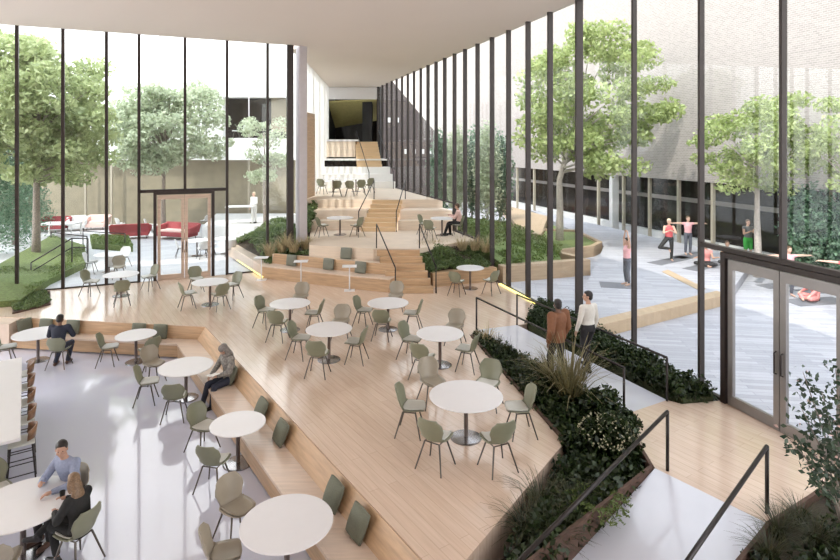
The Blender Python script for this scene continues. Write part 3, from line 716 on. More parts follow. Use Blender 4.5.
railing('dark handrail in front of the low planter block', [g3(83, 247, OUT), g3(125, 250, OUT)], .8)

# ================================================================== tables and chairs
def round_table(px, py, w, floor_z, label, group, h=.74, dia=None, loc=None):
    x, y = at(px, py, floor_z + h) if loc is None else loc
    d = dia or w * y / F
    t = thing('round_table', label, 'table', (x, y, floor_z), 0, group); r = d / 2
    MB().lathe([(.02, h - .028), (r - .02, h - .026), (r, h - .016), (r, h - .006), (r - .008, h), (.02, h)], 56).build('tabletop', M['white'], t)
    MB().lathe([(.042, .02), (.038, .06), (.038, h - .06), (.14, h - .03), (.14, h - .028)], 20).build('column', M['colm'], t, True)
    br = .27 if d > .9 else .22
    MB().lathe([(br, 0), (br, .012), (br - .02, .02), (.05, .032), (.03, .034)], 40).build('base', M['base'], t)
    t['d'] = d; del t['d']
    return (x, y, d)

# shell chair: sits at the origin and faces +Y
def shell_surface(nu=14, nv=22):
    prof = [(.235, .425, .165), (.21, .442, .205), (.12, .438, .228), (.0, .430, .235), (-.11, .434, .225), (-.175, .462, .205), (-.205, .515, .185), (-.225, .58, .205), (-.245, .65, .238), (-.262, .715, .232), (-.278, .775, .205), (-.290, .82, .165), (-.294, .838, .150)]
    P = np.array(prof); tt = np.linspace(0, 1, len(P)); tv = np.linspace(0, 1, nv); out = []
    for t in tv:
        y, z, hw = [np.interp(t, tt, P[:, i]) for i in range(3)]
        row = []
        for i in range(nu + 1):
            s = -1 + 2 * i / nu; lift = (.045 if t < .45 else .0) * s * s; fwd = (.075 if t > .45 else .075 * max(0, (t - .3) / .15)) * s * s * (1 if t < .85 else .7)
            row.append(Vector((s * hw, y + fwd, z + lift)))
        out.append(row)
    return out
def shell_mesh(name, t0=0., t1=1., thick=.016, lift=0., sh=1.):
    g = shell_surface(); nv = len(g); a, b = int(t0 * (nv - 1)), int(t1 * (nv - 1)); g = g[a:b + 1]; nr = len(g); nc = len(g[0]); v = []; f = []
    def nrm(i, j):
        u = g[min(i + 1, nr - 1)][j] - g[max(i - 1, 0)][j]; w = g[i][min(j + 1, nc - 1)] - g[i][max(j - 1, 0)]; return u.cross(w).normalized()
    for side in (0, 1):
        for i in range(nr):
            cen = (g[i][0] + g[i][-1]) / 2
            for j in range(nc):
                p = cen.lerp(g[i][j], sh); v.append(p + nrm(i, j) * -(lift + (0 if side else -thick)) if False else p + nrm(i, j) * (lift + (thick if side else 0)))
    N_ = nr * nc
    for i in range(nr - 1):
        for j in range(nc - 1):
            q_ = i * nc + j; f.append((q_, q_ + 1, q_ + nc + 1, q_ + nc)); f.append((N_ + q_, N_ + q_ + nc, N_ + q_ + nc + 1, N_ + q_ + 1))
    ring = [j for j in range(nc)] + [i * nc + nc - 1 for i in range(1, nr)] + [(nr - 1) * nc + j for j in range(nc - 2, -1, -1)] + [i * nc for i in range(nr - 2, 0, -1)]
    for k in range(len(ring)):
        p, q_ = ring[k], ring[(k + 1) % len(ring)]; f.append((p, N_ + p, N_ + q_, q_))
    me = bpy.data.meshes.new(name); me.from_pydata([tuple(p) for p in v], [], f); me.update()
    bm = bmesh.new(); bm.from_mesh(me); bmesh.ops.recalc_face_normals(bm, faces=bm.faces); bm.to_mesh(me); bm.free()
    for p in me.polygons: p.use_smooth = True
    return me
g_ = shell_surface(); u_ = (g_[4][8] - g_[2][8]).cross(g_[3][9] - g_[3][7]).normalized(); SGN = 1 if u_.z > 0 else -1
SH_, PAD_ = shell_mesh('shell'), shell_mesh('seat_pad', .04, .40, .012 * SGN, (.018 if SGN > 0 else -.002), .86)
LEG_ = {}
for sx in (-1, 1):
    for sy in (-1, 1):
        LEG_[sx, sy] = MB().tube([(sx * .13, .11 * sy - .01, .425), (sx * .235, sy * .225 - .02, 0)], [.015, .012], 8).mesh('leg')
FR_ = MB().tube([(-.13, .10, .418), (.13, .10, .418), (.13, -.12, .418), (-.13, -.12, .418), (-.13, .10, .418)], .011, 6).mesh('seat_frame')
def make_chair(kind, label):
    t = thing('shell_chair', label, 'chair')
    def part(n, me, m):
        me = me.copy() if me.materials and me.materials[0] is not m else me
        if not me.materials: me.materials.append(m)
        else: me.materials[0] = m
        o = bpy.data.objects.new(n, me); C.objects.link(o); o.parent = t
    part('shell', SH_, M[kind]); part('seat_pad', PAD_, M['pad'] if kind == 'sage' else M[kind])
    for k in LEG_: part('leg', LEG_[k], M['legs'])
    part('seat_frame', FR_, M['legs'])
    return t
PROTO = {}; NAMEC = {'sage': 'sage green', 'beige': 'beige', 'outwhite': 'white'}
def chair(kind, x, y, z, face, label, group):
    """face: world angle the sitter looks along"""
    rz = face - math.pi / 2
    if kind not in PROTO:
        t = PROTO[kind] = make_chair(kind, label); t.location = (x, y, z); t.rotation_euler = (0, 0, rz); t['group'] = group; return t
    return dup(PROTO[kind], (x, y, z), rz, label, group)
def chair_px(kind, px, py, floor_z, tx, ty, label, group, twist=0.):
    """chair whose seat shows at the pixel, turned to the table at tx, ty"""
    x, y = at(px, py, floor_z + .44); return chair(kind, x, y, floor_z, math.atan2(ty - y, tx - x) + R(twist), label, group)
def around(tab, floor_z, what, lst, group, gap=.22):
    tx, ty, d = tab
    for kind, px, py, where in lst:
        x, y = at(px, py, floor_z + .44); v = Vector((x - tx, y - ty)); k = max(v.length, d / 2 + .12); v = v.normalized() * k
        chair(kind, tx + v.x, ty + v.y, floor_z, math.atan2(-v.y, -v.x), '%s chair, %s of %s' % (NAMEC[kind], where, what), group)
GL, GD = 'round tables on the low floor', 'round tables on the oak deck'
CL, CD = 'shell chairs on the low floor', 'shell chairs on the oak deck'
T1 = round_table(38, 333, 45, 0, 'round white table in front of the person in the dark suit', GL, dia=1.2)
T2 = round_table(136, 334.5, 40, 0, 'round white table at the back bench beside two cushions, nobody at it', GL, dia=1.02)
T3 = round_table(186, 366, 52, 0, 'round white table in front of the reader on the bench', GL)
T4 = round_table(238, 423, 54, 0, 'round white table by the bench, second closest to the camera', GL)
T5 = round_table(287, 521.5, 91.5, 0, 'biggest looking round white table, lowest in the picture, overlapping the bench', GL)
T6 = round_table(23, 503, 96, 0, 'round white table where the blue-shirted person and the long-haired person sit', GL, dia=1.35)
around(T1, 0, 'the table of the person in the dark suit', [('sage', 8, 348, 'near left')], CL)
around(T2, 0, 'the empty table at the back bench', [('sage', 108, 348, 'left'), ('sage', 148, 350, 'near right')], CL)
around(T3, 0, 'the table facing the reader', [('beige', 153, 364, 'far left'), ('sage', 147, 383, 'near left'), ('sage', 175, 398, 'nearest side')], CL)
around(T4, 0, 'the table second closest to the camera', [('sage', 203, 427, 'left'), ('sage', 214, 462, 'near side')], CL)
around(T5, 0, 'the lowest table in the picture', [('beige', 236, 508, 'left'), ('beige', 222, 556, 'near left')], CL)
around(T6, 0, 'the table with two people talking', [('beige', 10, 545, 'near side'), ('sage', -6, 492, 'edge')], CL)

D1 = round_table(121, 274, 48, DECK, 'round white deck table beside the terrace glass left of the wood doors', GD, dia=1.1)
D2 = round_table(210, 281.5, 38, DECK, 'round white deck table just in front of the wood framed doors', GD, dia=1.1)
D3 = round_table(290, 303, 40, DECK, 'round white deck table, left one of the middle three', GD)
D4 = round_table(329, 328.5, 46, DECK, 'round white deck table, front one of the middle three', GD)
D5 = round_table(388, 302.5, 41, DECK, 'round white deck table below the lowest oak steps, right of the middle three', GD)
D6 = round_table(440, 333, 47, DECK, 'round white deck table between the middle three and the six-seat one', GD)
D7 = round_table(466, 395, 73.5, DECK, 'large round white deck table with six chairs near the rusty planter', GD)
D8 = round_table(470, 265, 28, DECK, 'small round white table against the planter wall by the courtyard glass', GD, dia=.98, loc=(1.78, 19.92))
around(D1, DECK, 'the table by the terrace glass', [('sage', 90, 282, 'left'), ('sage', 122, 291, 'near side'), ('sage', 150, 277, 'right'), ('beige', 119, 267, 'far side')], CD)
around(D2, DECK, 'the table in front of the wood framed doors', [('sage', 188, 294, 'left'), ('sage', 220, 295, 'near side'), ('sage', 233, 285, 'right'), ('sage', 196, 279, 'far left')], CD)
around(D3, DECK, 'the left table of the middle three', [('sage', 265, 311, 'left'), ('sage', 278, 323, 'near side'), ('sage', 313, 314, 'right'), ('beige', 301, 297, 'far side')], CD)
around(D4, DECK, 'the front table of the middle three', [('sage', 299, 339, 'left'), ('sage', 318, 355, 'near side'), ('sage', 356, 343, 'right'), ('beige', 341, 322, 'far side')], CD)
around(D5, DECK, 'the deck table below the oak steps', [('sage', 363, 311, 'left'), ('sage', 382, 322, 'near side'), ('sage', 409, 314, 'right'), ('beige', 396, 296, 'far side')], CD)
around(D6, DECK, 'the deck table next to the six-seat one', [('sage', 410, 340, 'left'), ('sage', 423, 358, 'near side'), ('beige', 455, 327, 'far side'), ('sage', 466, 350, 'right')], CD)
around(D7, DECK, 'the six-seat table by the rusty planter', [('sage', 411, 408, 'left'), ('beige', 432, 382, 'far left'), ('sage', 488, 384, 'far right'), ('sage', 520, 409, 'right'), ('sage', 436, 438, 'near left'), ('sage', 497, 440, 'near right')], CD)
around(D8, DECK, 'the small table by the planter wall', [('sage', 457, 282, 'left'), ('sage', 491, 281, 'right')], CD)
GU, CU = 'round tables on the raised floors', 'shell chairs on the raised floors'
U1 = round_table(340, 217.5, 26, UPPER_B, 'round white table beside the middle oak stairs on the first raised floor', GU, dia=1.15)
U2 = round_table(442, 218, 24, UPPER_B, 'round white table of the person in pink on the first raised floor', GU, dia=1.0)
U3 = round_table(333, 179, 26, UPPER_C, 'round white table left on the second raised floor', GU, dia=1.1)
U4 = round_table(356, 178.5, 26, UPPER_C, 'round white table right on the second raised floor', GU, dia=1.1)
around(U1, UPPER_B, 'the table beside the middle oak stairs', [('sage', 322, 226, 'left'), ('sage', 357, 226, 'right')], CU)
around(U2, UPPER_B, 'the table of the person in pink', [('sage', 424, 224, 'far left'), ('sage', 430, 229, 'near left')], CU)
around(U3, UPPER_C, 'the left table on the second raised floor', [('sage', 322, 186, 'left'), ('sage', 337, 188, 'near side')], CU)
around(U4, UPPER_C, 'the right table on the second raised floor', [('sage', 350, 188, 'near left'), ('sage', 361, 187, 'near right'), ('sage', 369, 185, 'right')], CU)

# small side tables with a square top
def side_table(px, py, bz, h, label):
    x, y = at(px, py, bz); t = thing('side_table', label, 'side table', (x, y, bz), .1, 'slim side tables along the curved bench')
    MB().box((0, 0, h - .012), (.50, .40, .024)).build('tabletop', M['white'], t, bevel=.004)
    MB().tube([(0, 0, .01), (0, 0, h - .02)], .022, 10).build('stem', M['white'], t, True); MB().box((0, 0, .008), (.36, .30, .016)).build('base', M['white'], t)
side_table(301, 284.5, DECK, .86, 'slim white side table at the middle of the curved bench')
side_table(349.5, 290.5, DECK, .86, 'slim white side table at the steps end of the curved bench')
side_table(261.5, 280, DECK, .86, 'slim white side table at the end of the curved bench by the terrace glass')

# ------------------------------------------------------------------ cushions
def cushion_mesh(w=.42, h=.42, t=.15, n=12):
    v = []; f = []
    for s in (1, -1):
        for i in range(n + 1):
            for j in range(n + 1):
                a, b = -1 + 2 * i / n, -1 + 2 * j / n; e = (1 - abs(a) ** 3.2) * (1 - abs(b) ** 3.2); k = 1 - .05 * (a * a) * (b * b)
                v.append((a * w / 2 * k, s * t / 2 * max(.22, e ** .5), b * h / 2 * k + h / 2))
    m = (n + 1) ** 2
    for i in range(n):
        for j in range(n):
            q_ = i * (n + 1) + j; f.append((q_, q_ + n + 1, q_ + n + 2, q_ + 1)); f.append((m + q_, m + q_ + 1, m + q_ + n + 2, m + q_ + n + 1))
    ring = [j for j in range(n + 1)] + [i * (n + 1) + n for i in range(1, n + 1)] + [n * (n + 1) + j for j in range(n - 1, -1, -1)] + [i * (n + 1) for i in range(n - 1, 0, -1)]
    for k in range(len(ring)): p, q_ = ring[k], ring[(k + 1) % len(ring)]; f.append((p, q_, m + q_, m + p))
    me = bpy.data.meshes.new('cushion'); me.from_pydata(v, [], f); me.update()
    bm = bmesh.new(); bm.from_mesh(me); bmesh.ops.recalc_face_normals(bm, faces=bm.faces); bm.to_mesh(me); bm.free()
    for p in me.polygons: p.use_smooth = True
    return me
CU_ = cushion_mesh(.42, .40, .15); CU_.materials.append(M['cushion']); CU2_ = cushion_mesh(.46, .42, .15); CU2_.materials.append(M['cushion2'])
def cushion(x, y, z, out_ang, lean, label, me=None, group='cushions along the deck bench'):
    """out_ang: world angle its face looks along"""
    o = bpy.data.objects.new('cushion', me or CU_); C.objects.link(o); o.location = (x, y, z); o.rotation_euler = (lean, 0, out_ang + math.pi / 2); return tag(o, label, 'cushion', group)
nlA, ndA = math.atan2(nl[1], nl[0]), math.atan2(nd[1], nd[0])
def along_left(px, label):
    k = (px - 420) / F; p = inter((0, 0), (k, 1), off(bb[0], nl, .10), dl); cushion(p[0], p[1], SEAT + .004, nlA, R(-9), label)
def along_diag(px, py, label):
    x, y = at(px, py, SEAT + .2); v = Vector((x, y)) - Vector(bb[1]); t = v.dot(dd); p = (bb[1][0] + dd.x * t + nd[0] * .10, bb[1][1] + dd.y * t + nd[1] * .10); cushion(p[0], p[1], SEAT + .006, ndA, R(-24), label)
cushion(-11.42, 16.30, SEAT + .004, R(-25), R(-16), 'olive cushion leaning at the end of the back bench by the planted bed')
along_left(45, 'olive cushion on the back bench just left of the suited person')
along_left(72, 'olive cushion on the back bench just right of the suited person')
along_left(138, 'olive cushion on the back bench, left one of two above the empty table')
along_left(159.5, 'olive cushion on the back bench, right one of two above the empty table')
along_diag(238, 372, 'olive cushion behind the reader on the diagonal bench')
along_diag(266, 407, 'olive cushion on the diagonal bench, upper one of the pair beyond the reader')
along_diag(286, 430, 'olive cushion on the diagonal bench, lower one of the pair beyond the reader')
along_diag(337, 492, 'olive cushion on the diagonal bench, upper one of the pair by the lowest table')
along_diag(362, 520, 'olive cushion on the diagonal bench, lowest of all, close to the lowest table')
bq = shift(pl, .42)
def on_curve(px, label):
    k = (px - 420) / F; a, b = Vector(bq[0]), Vector(bq[1]); d = b - a; p = inter((0, 0), (k, 1), a, d); cushion(p[0], p[1], DECK + .474, math.atan2(d.y, d.x) - math.pi / 2, R(-8), label, CU2_, 'grey green cushions on the curved bench')
on_curve(291, 'grey green cushion on the curved bench, the one furthest from the steps')
on_curve(328, 'grey green cushion in the middle of the curved bench')
on_curve(360, 'grey green cushion on the curved bench nearest the steps')
a = Vector(BF[0]); b = Vector(BF[1]); k = (346 - 420) / F; p = inter((0, 0), (k, 1), (a.x, a.y - .12), b - a)
cushion(p[0], p[1] - .02, 1.584, math.atan2((b - a).y, (b - a).x) - math.pi / 2, R(-8), 'grey green cushion on the upper ledge above the curved bench', CU2_, 'grey green cushions on the curved bench')

# ------------------------------------------------------------------ bar counter and stools
c1, c2 = at(22, 357, 1.06), at(20.5, 438, 1.06)
cd = (Vector(c2) - Vector(c1)).normalized(); cn = Vector((cd.y, -cd.x))
bar = thing('bar_counter', 'white bar counter at the edge of the low floor', 'counter', (c2[0], c2[1], 0), math.atan2(cd.y, cd.x))
Lb = (Vector(c2) - Vector(c1)).length
MB().box((-Lb / 2, -.55, 1.035), (Lb, 1.1, .05)).build('countertop', M['white'], bar, bevel=.008); MB().box((-Lb / 2, -.75, .50), (Lb - .1, .60, 1.0)).build('base', M['white'], bar)
def stool_proto(label):
    t = thing('bar_stool', label, 'bar stool', group='bar stools along the white counter')
    MB().box((0, .02, .745), (.40, .38, .035)).build('seat', M['pad'], t, bevel=.012)
    mb = MB(); n = 10                                                # curved wooden back
    v = []
    for s in (0, 1):
        for k in range(n + 1):
            a = math.pi * (1.14 + .72 * k / n); r = .185 + .02 * s
            v += [(r * math.cos(a), r * math.sin(a) * 1.0 + .02, .79), (r * math.cos(a) * 1.08, r * math.sin(a) * 1.08 + .01, 1.0 - .05 * abs(2 * k / n - 1) ** 2)]
    m = (n + 1) * 2; f = []
    for k in range(n):
        q_ = 2 * k; f += [(q_, q_ + 1, q_ + 3, q_ + 2), (m + q_, m + q_ + 2, m + q_ + 3, m + q_ + 1), (q_ + 1, m + q_ + 1, m + q_ + 3, q_ + 3), (q_, q_ + 2, m + q_ + 2, m + q_)]
    f += [(0, m, m + 1, 1), (2 * n, 2 * n + 1, m + 2 * n + 1, m + 2 * n)]
    mb.add(v, f); mb.build('backrest', M['brownwood'], t, True)
    for sx in (-1, 1):
        for sy in (-1, 1): MB().tube([(sx * .16, sy * .15 + .02, .735), (sx * .22, sy * .21 + .02, 0)], .012, 8).build('leg', M['rail'], t)
    for z, k in ((.25, .205), (.50, .185)):
        fr = MB(); c_ = [(k, k), (-k, k), (-k, -k), (k, -k)]
        for i in range(4): fr.tube([(c_[i][0], c_[i][1] + .02, z), (c_[(i + 1) % 4][0], c_[(i + 1) % 4][1] + .02, z)], .009, 6)
        fr.build('footrest', M['rail'], t)
    return t
st = None
for i, lab in enumerate(['nearest the seated pair', 'second from the seated pair', 'in the middle of the row', 'second from the back bench', 'nearest the back bench']):
    t = .62 + i * .86; ow = cn if cn.x > 0 else -cn; p = Vector(c2) - cd * t + ow * .03
    rz = math.atan2(cn.y, cn.x) - math.pi / 2 if cn.x < 0 else math.atan2(-cn.y, -cn.x) - math.pi / 2
    lab = 'black bar stool with brown wooden back, ' + lab
    if st is None: st = stool_proto(lab); st.location = (p.x, p.y, 0); st.rotation_euler = (0, 0, rz)
    else: dup(st, (p.x, p.y, 0), rz, lab)

# kiosk counter on the top floor
kk = thing('kiosk_counter', 'cream kiosk counter with white top on the top floor', 'counter', (-5.35, 38.2, 4.97))
MB().box((0, 0, .62), (1.95, .7, 1.05)).build('body', M['tier'], kk); MB().box((0, 0, .05), (1.9, .62, .1)).build('plinth', M['dark'], kk); MB().box((0.02, 0, 1.22), (2.3, .85, .12)).build('countertop', M['white'], kk)
MB().box((-1.02, 0, .6), (.1, .72, 1.15)).build('end_panel', M['frame'], kk)

# ------------------------------------------------------------------ terrace furniture
def sofa(name, label, px, py, rz, w, m, seatm, y=None, d=.85):
    x, yy = at(px, py, OUT); t = thing(name, label, 'sofa' if w > 1.2 else 'armchair', (x, yy, OUT), rz)
    MB().box((0, 0, .30), (w, d, .24)).build('seat', m, t, bevel=.04); MB().box((0, .02 - d * .05, .46), (w - .3, d * .8, .12)).build('cushion', seatm, t, bevel=.04)
    bk = MB(); bk.hexa([(-w / 2, d / 2 - .16, .38), (w / 2, d / 2 - .16, .38), (w / 2, d / 2, .38), (-w / 2, d / 2, .38)], [(-w / 2 - .05, d / 2 - .02, .86), (w / 2 + .05, d / 2 - .02, .86), (w / 2 + .05, d / 2 + .12, .86), (-w / 2 - .05, d / 2 + .12, .86)]); bk.build('backrest', m, t, bevel=.03)
    for s in (-1, 1): MB().hexa([(s * w / 2 - .08, -d / 2, .36), (s * w / 2 + .08, -d / 2, .36), (s * w / 2 + .08, d / 2, .36), (s * w / 2 - .08, d / 2, .36)], [(s * (w / 2 + .04) - .08, -d / 2, .66), (s * (w / 2 + .04) + .08, -d / 2, .66), (s * (w / 2 + .04) + .08, d / 2 + .1, .82), (s * (w / 2 + .04) - .08, d / 2 + .1, .82)]).build('armrest', m, t, bevel=.03)
    for sx in (-1, 1):
        for sy in (-1, 1): MB().tube([(sx * (w / 2 - .12), sy * (d / 2 - .12), .2), (sx * (w / 2 - .08), sy * (d / 2 - .08), 0)], .022, 6).build('leg', M['rail'], t)
    return t
sofa('sofa', 'red sofa seen from behind, beside the planter block on the terrace', 131, 238.5, R(200), 1.8, M['red'], M['pink'])
sofa('sofa', 'red sofa with pink seat seen through the wood framed doors', 177, 239, R(-18), 2.1, M['red'], M['pink'])
sofa('sofa', 'red sofa beside the trunk of the terrace tree', 54, 231.5, R(10), 1.4, M['red'], M['pink'])
sofa('armchair', 'pale pink high armchair in front of the olive wall', 97, 229.5, R(10), 1.1, M['pink'], M['pink'])
sofa('armchair', 'pale armchair beside the pink one in front of the olive wall', 77, 230.5, R(30), .85, M['outwhite'], M['outwhite'])
def long_table(px, py, w, d, rz, label, h=.74, z=OUT):
    x, y = at(px, py, z); t = thing('terrace_table', label, 'table', (x, y, z), rz)
    MB().box((0, 0, h - .03), (w, d, .06)).build('tabletop', M['outwhite'], t, bevel=.01)
    for sx in (-1, 1):
        for sy in (-1, 1): MB().box((sx * (w / 2 - .08), sy * (d / 2 - .08), h / 2 - .03), (.06, .06, h - .06)).build('leg', M['outwhite'], t)
long_table(60, 236, 1.9, 1.2, R(5), 'white rectangular table beside the trunk of the terrace tree')
long_table(240, 224, 1.5, .7, R(10), 'white rectangular table beside the standing person in white', 1.0, 1.5)
long_table(217, 231.5, 1.0, .7, R(0), 'white table against the olive wall right of the doors')
WT, WC = 'white round tables on the terrace', 'white chairs on the terrace'
tt = []
for (px, py, lab) in ((109, 254, 'round white terrace table just outside the glass by the steps rail'), (197, 240, 'round white terrace table behind the right door leaf'), (226, 238, 'round white terrace table outside, right of the wood framed doors')):
    tt.append(round_table(px, py, 30, OUT, lab, WT, dia=1.1))
around(tt[0], OUT, 'the terrace table by the steps rail', [('outwhite', 97, 262, 'left'), ('outwhite', 112, 266, 'near side'), ('outwhite', 123, 257, 'right')], WC)
around(tt[1], OUT, 'the terrace table behind the right door leaf', [('outwhite', 190, 247, 'left'), ('outwhite', 203, 249, 'near side')], WC)
around(tt[2], OUT, 'the terrace table right of the doors', [('outwhite', 217, 245, 'left'), ('outwhite', 231, 248, 'near side'), ('outwhite', 238, 241, 'right')], WC)
for (px, py, f_, lab) in ((149, 233, 20, 'white chair between the two red sofas'), (205, 228, 160, 'white chair by itself near the door post'), (120, 231.5, 60, 'white chair behind the first red sofa')):
    x, y = at(px, py, OUT); chair('outwhite', x, y, OUT, R(f_), lab, WC)
t = long_table(152, 231, 1., .6, 0, 'low white coffee table between the red sofas', .4)
for i, px in enumerate((236, 247)):
    p = at_depth(px, 133, 36.45); chair('outwhite', p.x, p.y, zb + .0, R(200 + 100 * i), 'white chair on the %s side of the dark balcony' % ('left' if i == 0 else 'right'), 'white chairs on the balcony')

# ================================================================== people
def capsule(mb, a, b, ra, rb, n=12):
    a, b = Vector(a), Vector(b); d = b - a; L_ = max(d.length, 1e-4); d = d / L_; pts = []; rs = []
    for i in range(5):
        t = math.pi / 2 * (1 - i / 4); pts.append(a - d * ra * math.sin(t)); rs.append(max(.0015, ra * math.cos(t)))
    for i in range(5):
        t = math.pi / 2 * i / 4; pts.append(b + d * rb * math.sin(t)); rs.append(max(.0015, rb * math.cos(t)))
    mb.tube(pts, rs, n)
def loft(mb, secs, n=20):
    """secs: (centre, half width vector, half depth vector)"""
    o = len(mb.v)
    for c, ux, uy in secs:
        for k in range(n):
            t = 2 * math.pi * k / n; mb.v.append(tuple(Vector(c) + Vector(ux) * math.cos(t) + Vector(uy) * math.sin(t)))
    for i in range(len(secs) - 1):
        for k in range(n): mb.f.append((o + i * n + k, o + i * n + (k + 1) % n, o + (i + 1) * n + (k + 1) % n, o + (i + 1) * n + k))
    mb.f.append(tuple(o + k for k in range(n))[::-1]); mb.f.append(tuple(o + (len(secs) - 1) * n + k for k in range(n)))
def fused(mb, name, m, parent, voxel=.011, smooth=4):
    me = mb.mesh(name); bm = bmesh.new(); bm.from_mesh(me); bmesh.ops.recalc_face_normals(bm, faces=bm.faces); bm.to_mesh(me); bm.free()
    t = bpy.data.objects.new('tmp', me); C.objects.link(t)
    r = t.modifiers.new('r', 'REMESH'); r.mode = 'VOXEL'; r.voxel_size = voxel
    s = t.modifiers.new('s', 'SMOOTH'); s.iterations = smooth; s.factor = .5
    dg = bpy.context.evaluated_depsgraph_get(); out = bpy.data.meshes.new_from_object(t.evaluated_get(dg)); bpy.data.objects.remove(t); bpy.data.meshes.remove(me)
    out.name = name; out.materials.clear()
    for p in out.polygons: p.use_smooth = True
    return link(name, out, m, parent)
STAND = dict(pel=(0, 0, .95), spi=(0, .01, 1.12), che=(0, 0, 1.30), nec=(0, -.015, 1.47), hed=(0, .015, 1.625),
             sL=(-.168, -.01, 1.405), eL=(-.215, -.035, 1.12), wL=(-.22, .06, .87), sR=(.168, -.01, 1.405), eR=(.215, -.035, 1.12), wR=(.22, .06, .87),
             hL=(-.09, 0, .91), kL=(-.10, .02, .50), aL=(-.10, -.03, .085), tL=(-.115, .14, .03), hR=(.09, 0, .91), kR=(.10, .02, .50), aR=(.10, -.03, .085), tR=(.115, .14, .03))
SIT = dict(pel=(0, -.05, .55), spi=(0, -.06, .74), che=(0, -.02, .93), nec=(0, 0, 1.09), hed=(0, .04, 1.245),
           sL=(-.165, -.01, 1.025), eL=(-.25, .10, .78), wL=(-.16, .33, .77), sR=(.165, -.01, 1.025), eR=(.25, .10, .78), wR=(.16, .33, .77),
           hL=(-.095, -.02, .53), kL=(-.12, .40, .51), aL=(-.11, .36, .085), tL=(-.125, .53, .03), hR=(.095, -.02, .53), kR=(.12, .40, .51), aR=(.11, .36, .085), tR=(.125, .53, .03))
def person(label, loc, rz, base=STAND, pose={}, skin='skin', top=('shirt', 'blueshirt', 1.), bottom=('trousers', 'charcoal', 1.), shoes='shoedark', hair=('short', 'hairblack'), look=0., nod=0., k=1., fine=.010, curl=.5, jacket=0.):
    """top = (name, material, sleeve length 0..1), bottom = (name, material, leg length 0..1); the figure faces +Y"""
    J = {n: Vector(p) for n, p in {**base, **pose}.items()}
    root = thing('person', label, 'person', loc, rz); root.scale = (k,) * 3
    sx = (J['sR'] - J['sL']).normalized(); hx = (J['hR'] - J['hL']).normalized()
    def torso(mb, e, upto=1., lo=-.08):
        ax = (J['che'] - J['pel']).normalized(); fy = ax.cross(sx).normalized() * -1; fh = (J['spi'] - J['pel']).normalized().cross(hx).normalized() * -1
        S = [(J['pel'] + (J['spi'] - J['pel']).normalized() * lo, hx * (.135 + e), fh * (.095 + e)), (J['pel'], hx * (.158 + e), fh * (.112 + e)), (J['pel'].lerp(J['spi'], .6), (hx + sx) / 2 * (.142 + e), fh * (.105 + e)), (J['spi'], sx * (.138 + e), fy * (.102 + e)), (J['che'], sx * (.162 + e), fy * (.112 + e)), (J['che'].lerp(J['nec'], .55), sx * (.158 + e), fy * (.09 + e)), (J['che'].lerp(J['nec'], .82), sx * (.105 + e), fy * (.068 + e)), (J['nec'], sx * (.058 + e * .6), fy * (.058 + e * .6))]
        loft(mb, S)
    b = MB(); torso(b, 0)
    capsule(b, J['nec'] - Vector((0, 0, .03)), J['nec'].lerp(J['hed'], .55), .056, .05)
    # head with face, looking along +Y turned by look / nod
    hm = Matrix.Translation(J['hed']) @ Matrix.Rotation(look, 4, 'Z') @ Matrix.Rotation(-nod, 4, 'X'); h = MB()
    h.ell((0, -.008, .028), (.074, .093, .092), 20, 14); h.ell((0, .016, -.035), (.058, .070, .078), 18, 12)
    h.ell((0, .052, -.085), (.026, .024, .022)); capsule(h, (0, .082, .015), (0, .104, -.022), .009, .014, 10)
    for s in (-1, 1):
        h.ell((s * .076, -.004, -.005), (.010, .020, .032)); h.ell((s * .030, .074, .012), (.014, .010, .009)); h.ell((s * .030, .078, .034), (.022, .010, .006)); h.ell((s * .045, .055, -.030), (.02, .02, .02))
    h.ell((0, .084, -.055), (.024, .010, .006)); h.ell((0, .082, -.066), (.022, .010, .007))
    b.add([hm @ Vector(p) for p in h.v], h.f)
    for s, q in ((-1, 'L'), (1, 'R')):
        S, E, W, H, K, A, T = [J[c + q] for c in 'sewhkat']
        capsule(b, S, E, .052, .040); capsule(b, E, W, .040, .026); capsule(b, J['che'].lerp(J['nec'], .5) + sx * s * .1, S, .07, .055)
        capsule(b, H, K, .083, .055); capsule(b, K, A, .054, .034); m_ = K.lerp(A, .3) - (T - A).normalized() * .012; capsule(b, m_, K.lerp(A, .6), .052, .042)
        capsule(b, A + Vector((0, 0, -.03)), T, .036, .028)
        d = (W - E).normalized(); side = d.cross(Vector((0, 0, 1))); side = side.normalized() if side.length > .2 else sx.copy(); pn = side.cross(d).normalized()
        if pn.z > 0: pn = -pn
        P_ = W + d * .05
        capsule(b, W, P_, .027, .030); mb = b
        for i in range(4):
            o_ = side * (-.027 + .018 * i); st_ = P_ + o_ * .9 + d * .022; ln = (.030, .036, .034, .026)[i]
            f1 = st_ + (d + pn * curl * .5).normalized() * ln; f2 = f1 + (d + pn * curl * 1.5).normalized() * ln * .8; f3 = f2 + (d * .6 + pn * curl * 2.2).normalized() * ln * .55
            capsule(b, P_ + o_ * .5, st_, .011, .0098, 8); capsule(b, st_, f1, .0098, .0092, 8); capsule(b, f1, f2, .0092, .0085, 8); capsule(b, f2, f3, .0085, .0075, 8)
        ts = side * (1 if (side.dot(sx) * s < 0) else -1); t0 = W + d * .018 + ts * .022; t1 = t0 + (d * .7 + ts * .8).normalized() * .032; t2 = t1 + (d + ts * .2 + pn * curl * .6).normalized() * .028
        capsule(b, t0, t1, .0125, .011, 8); capsule(b, t1, t2, .011, .009, 8)
    fused(b, 'body', M[skin], root, fine, 3)
    eyes = MB()
    for s in (-1, 1): eyes.ell(hm @ Vector((s * .030, .0835, .012)), (.009, .006, .006), 10, 8)
    eyes.build('eyes', M['hairblack'], root, True)
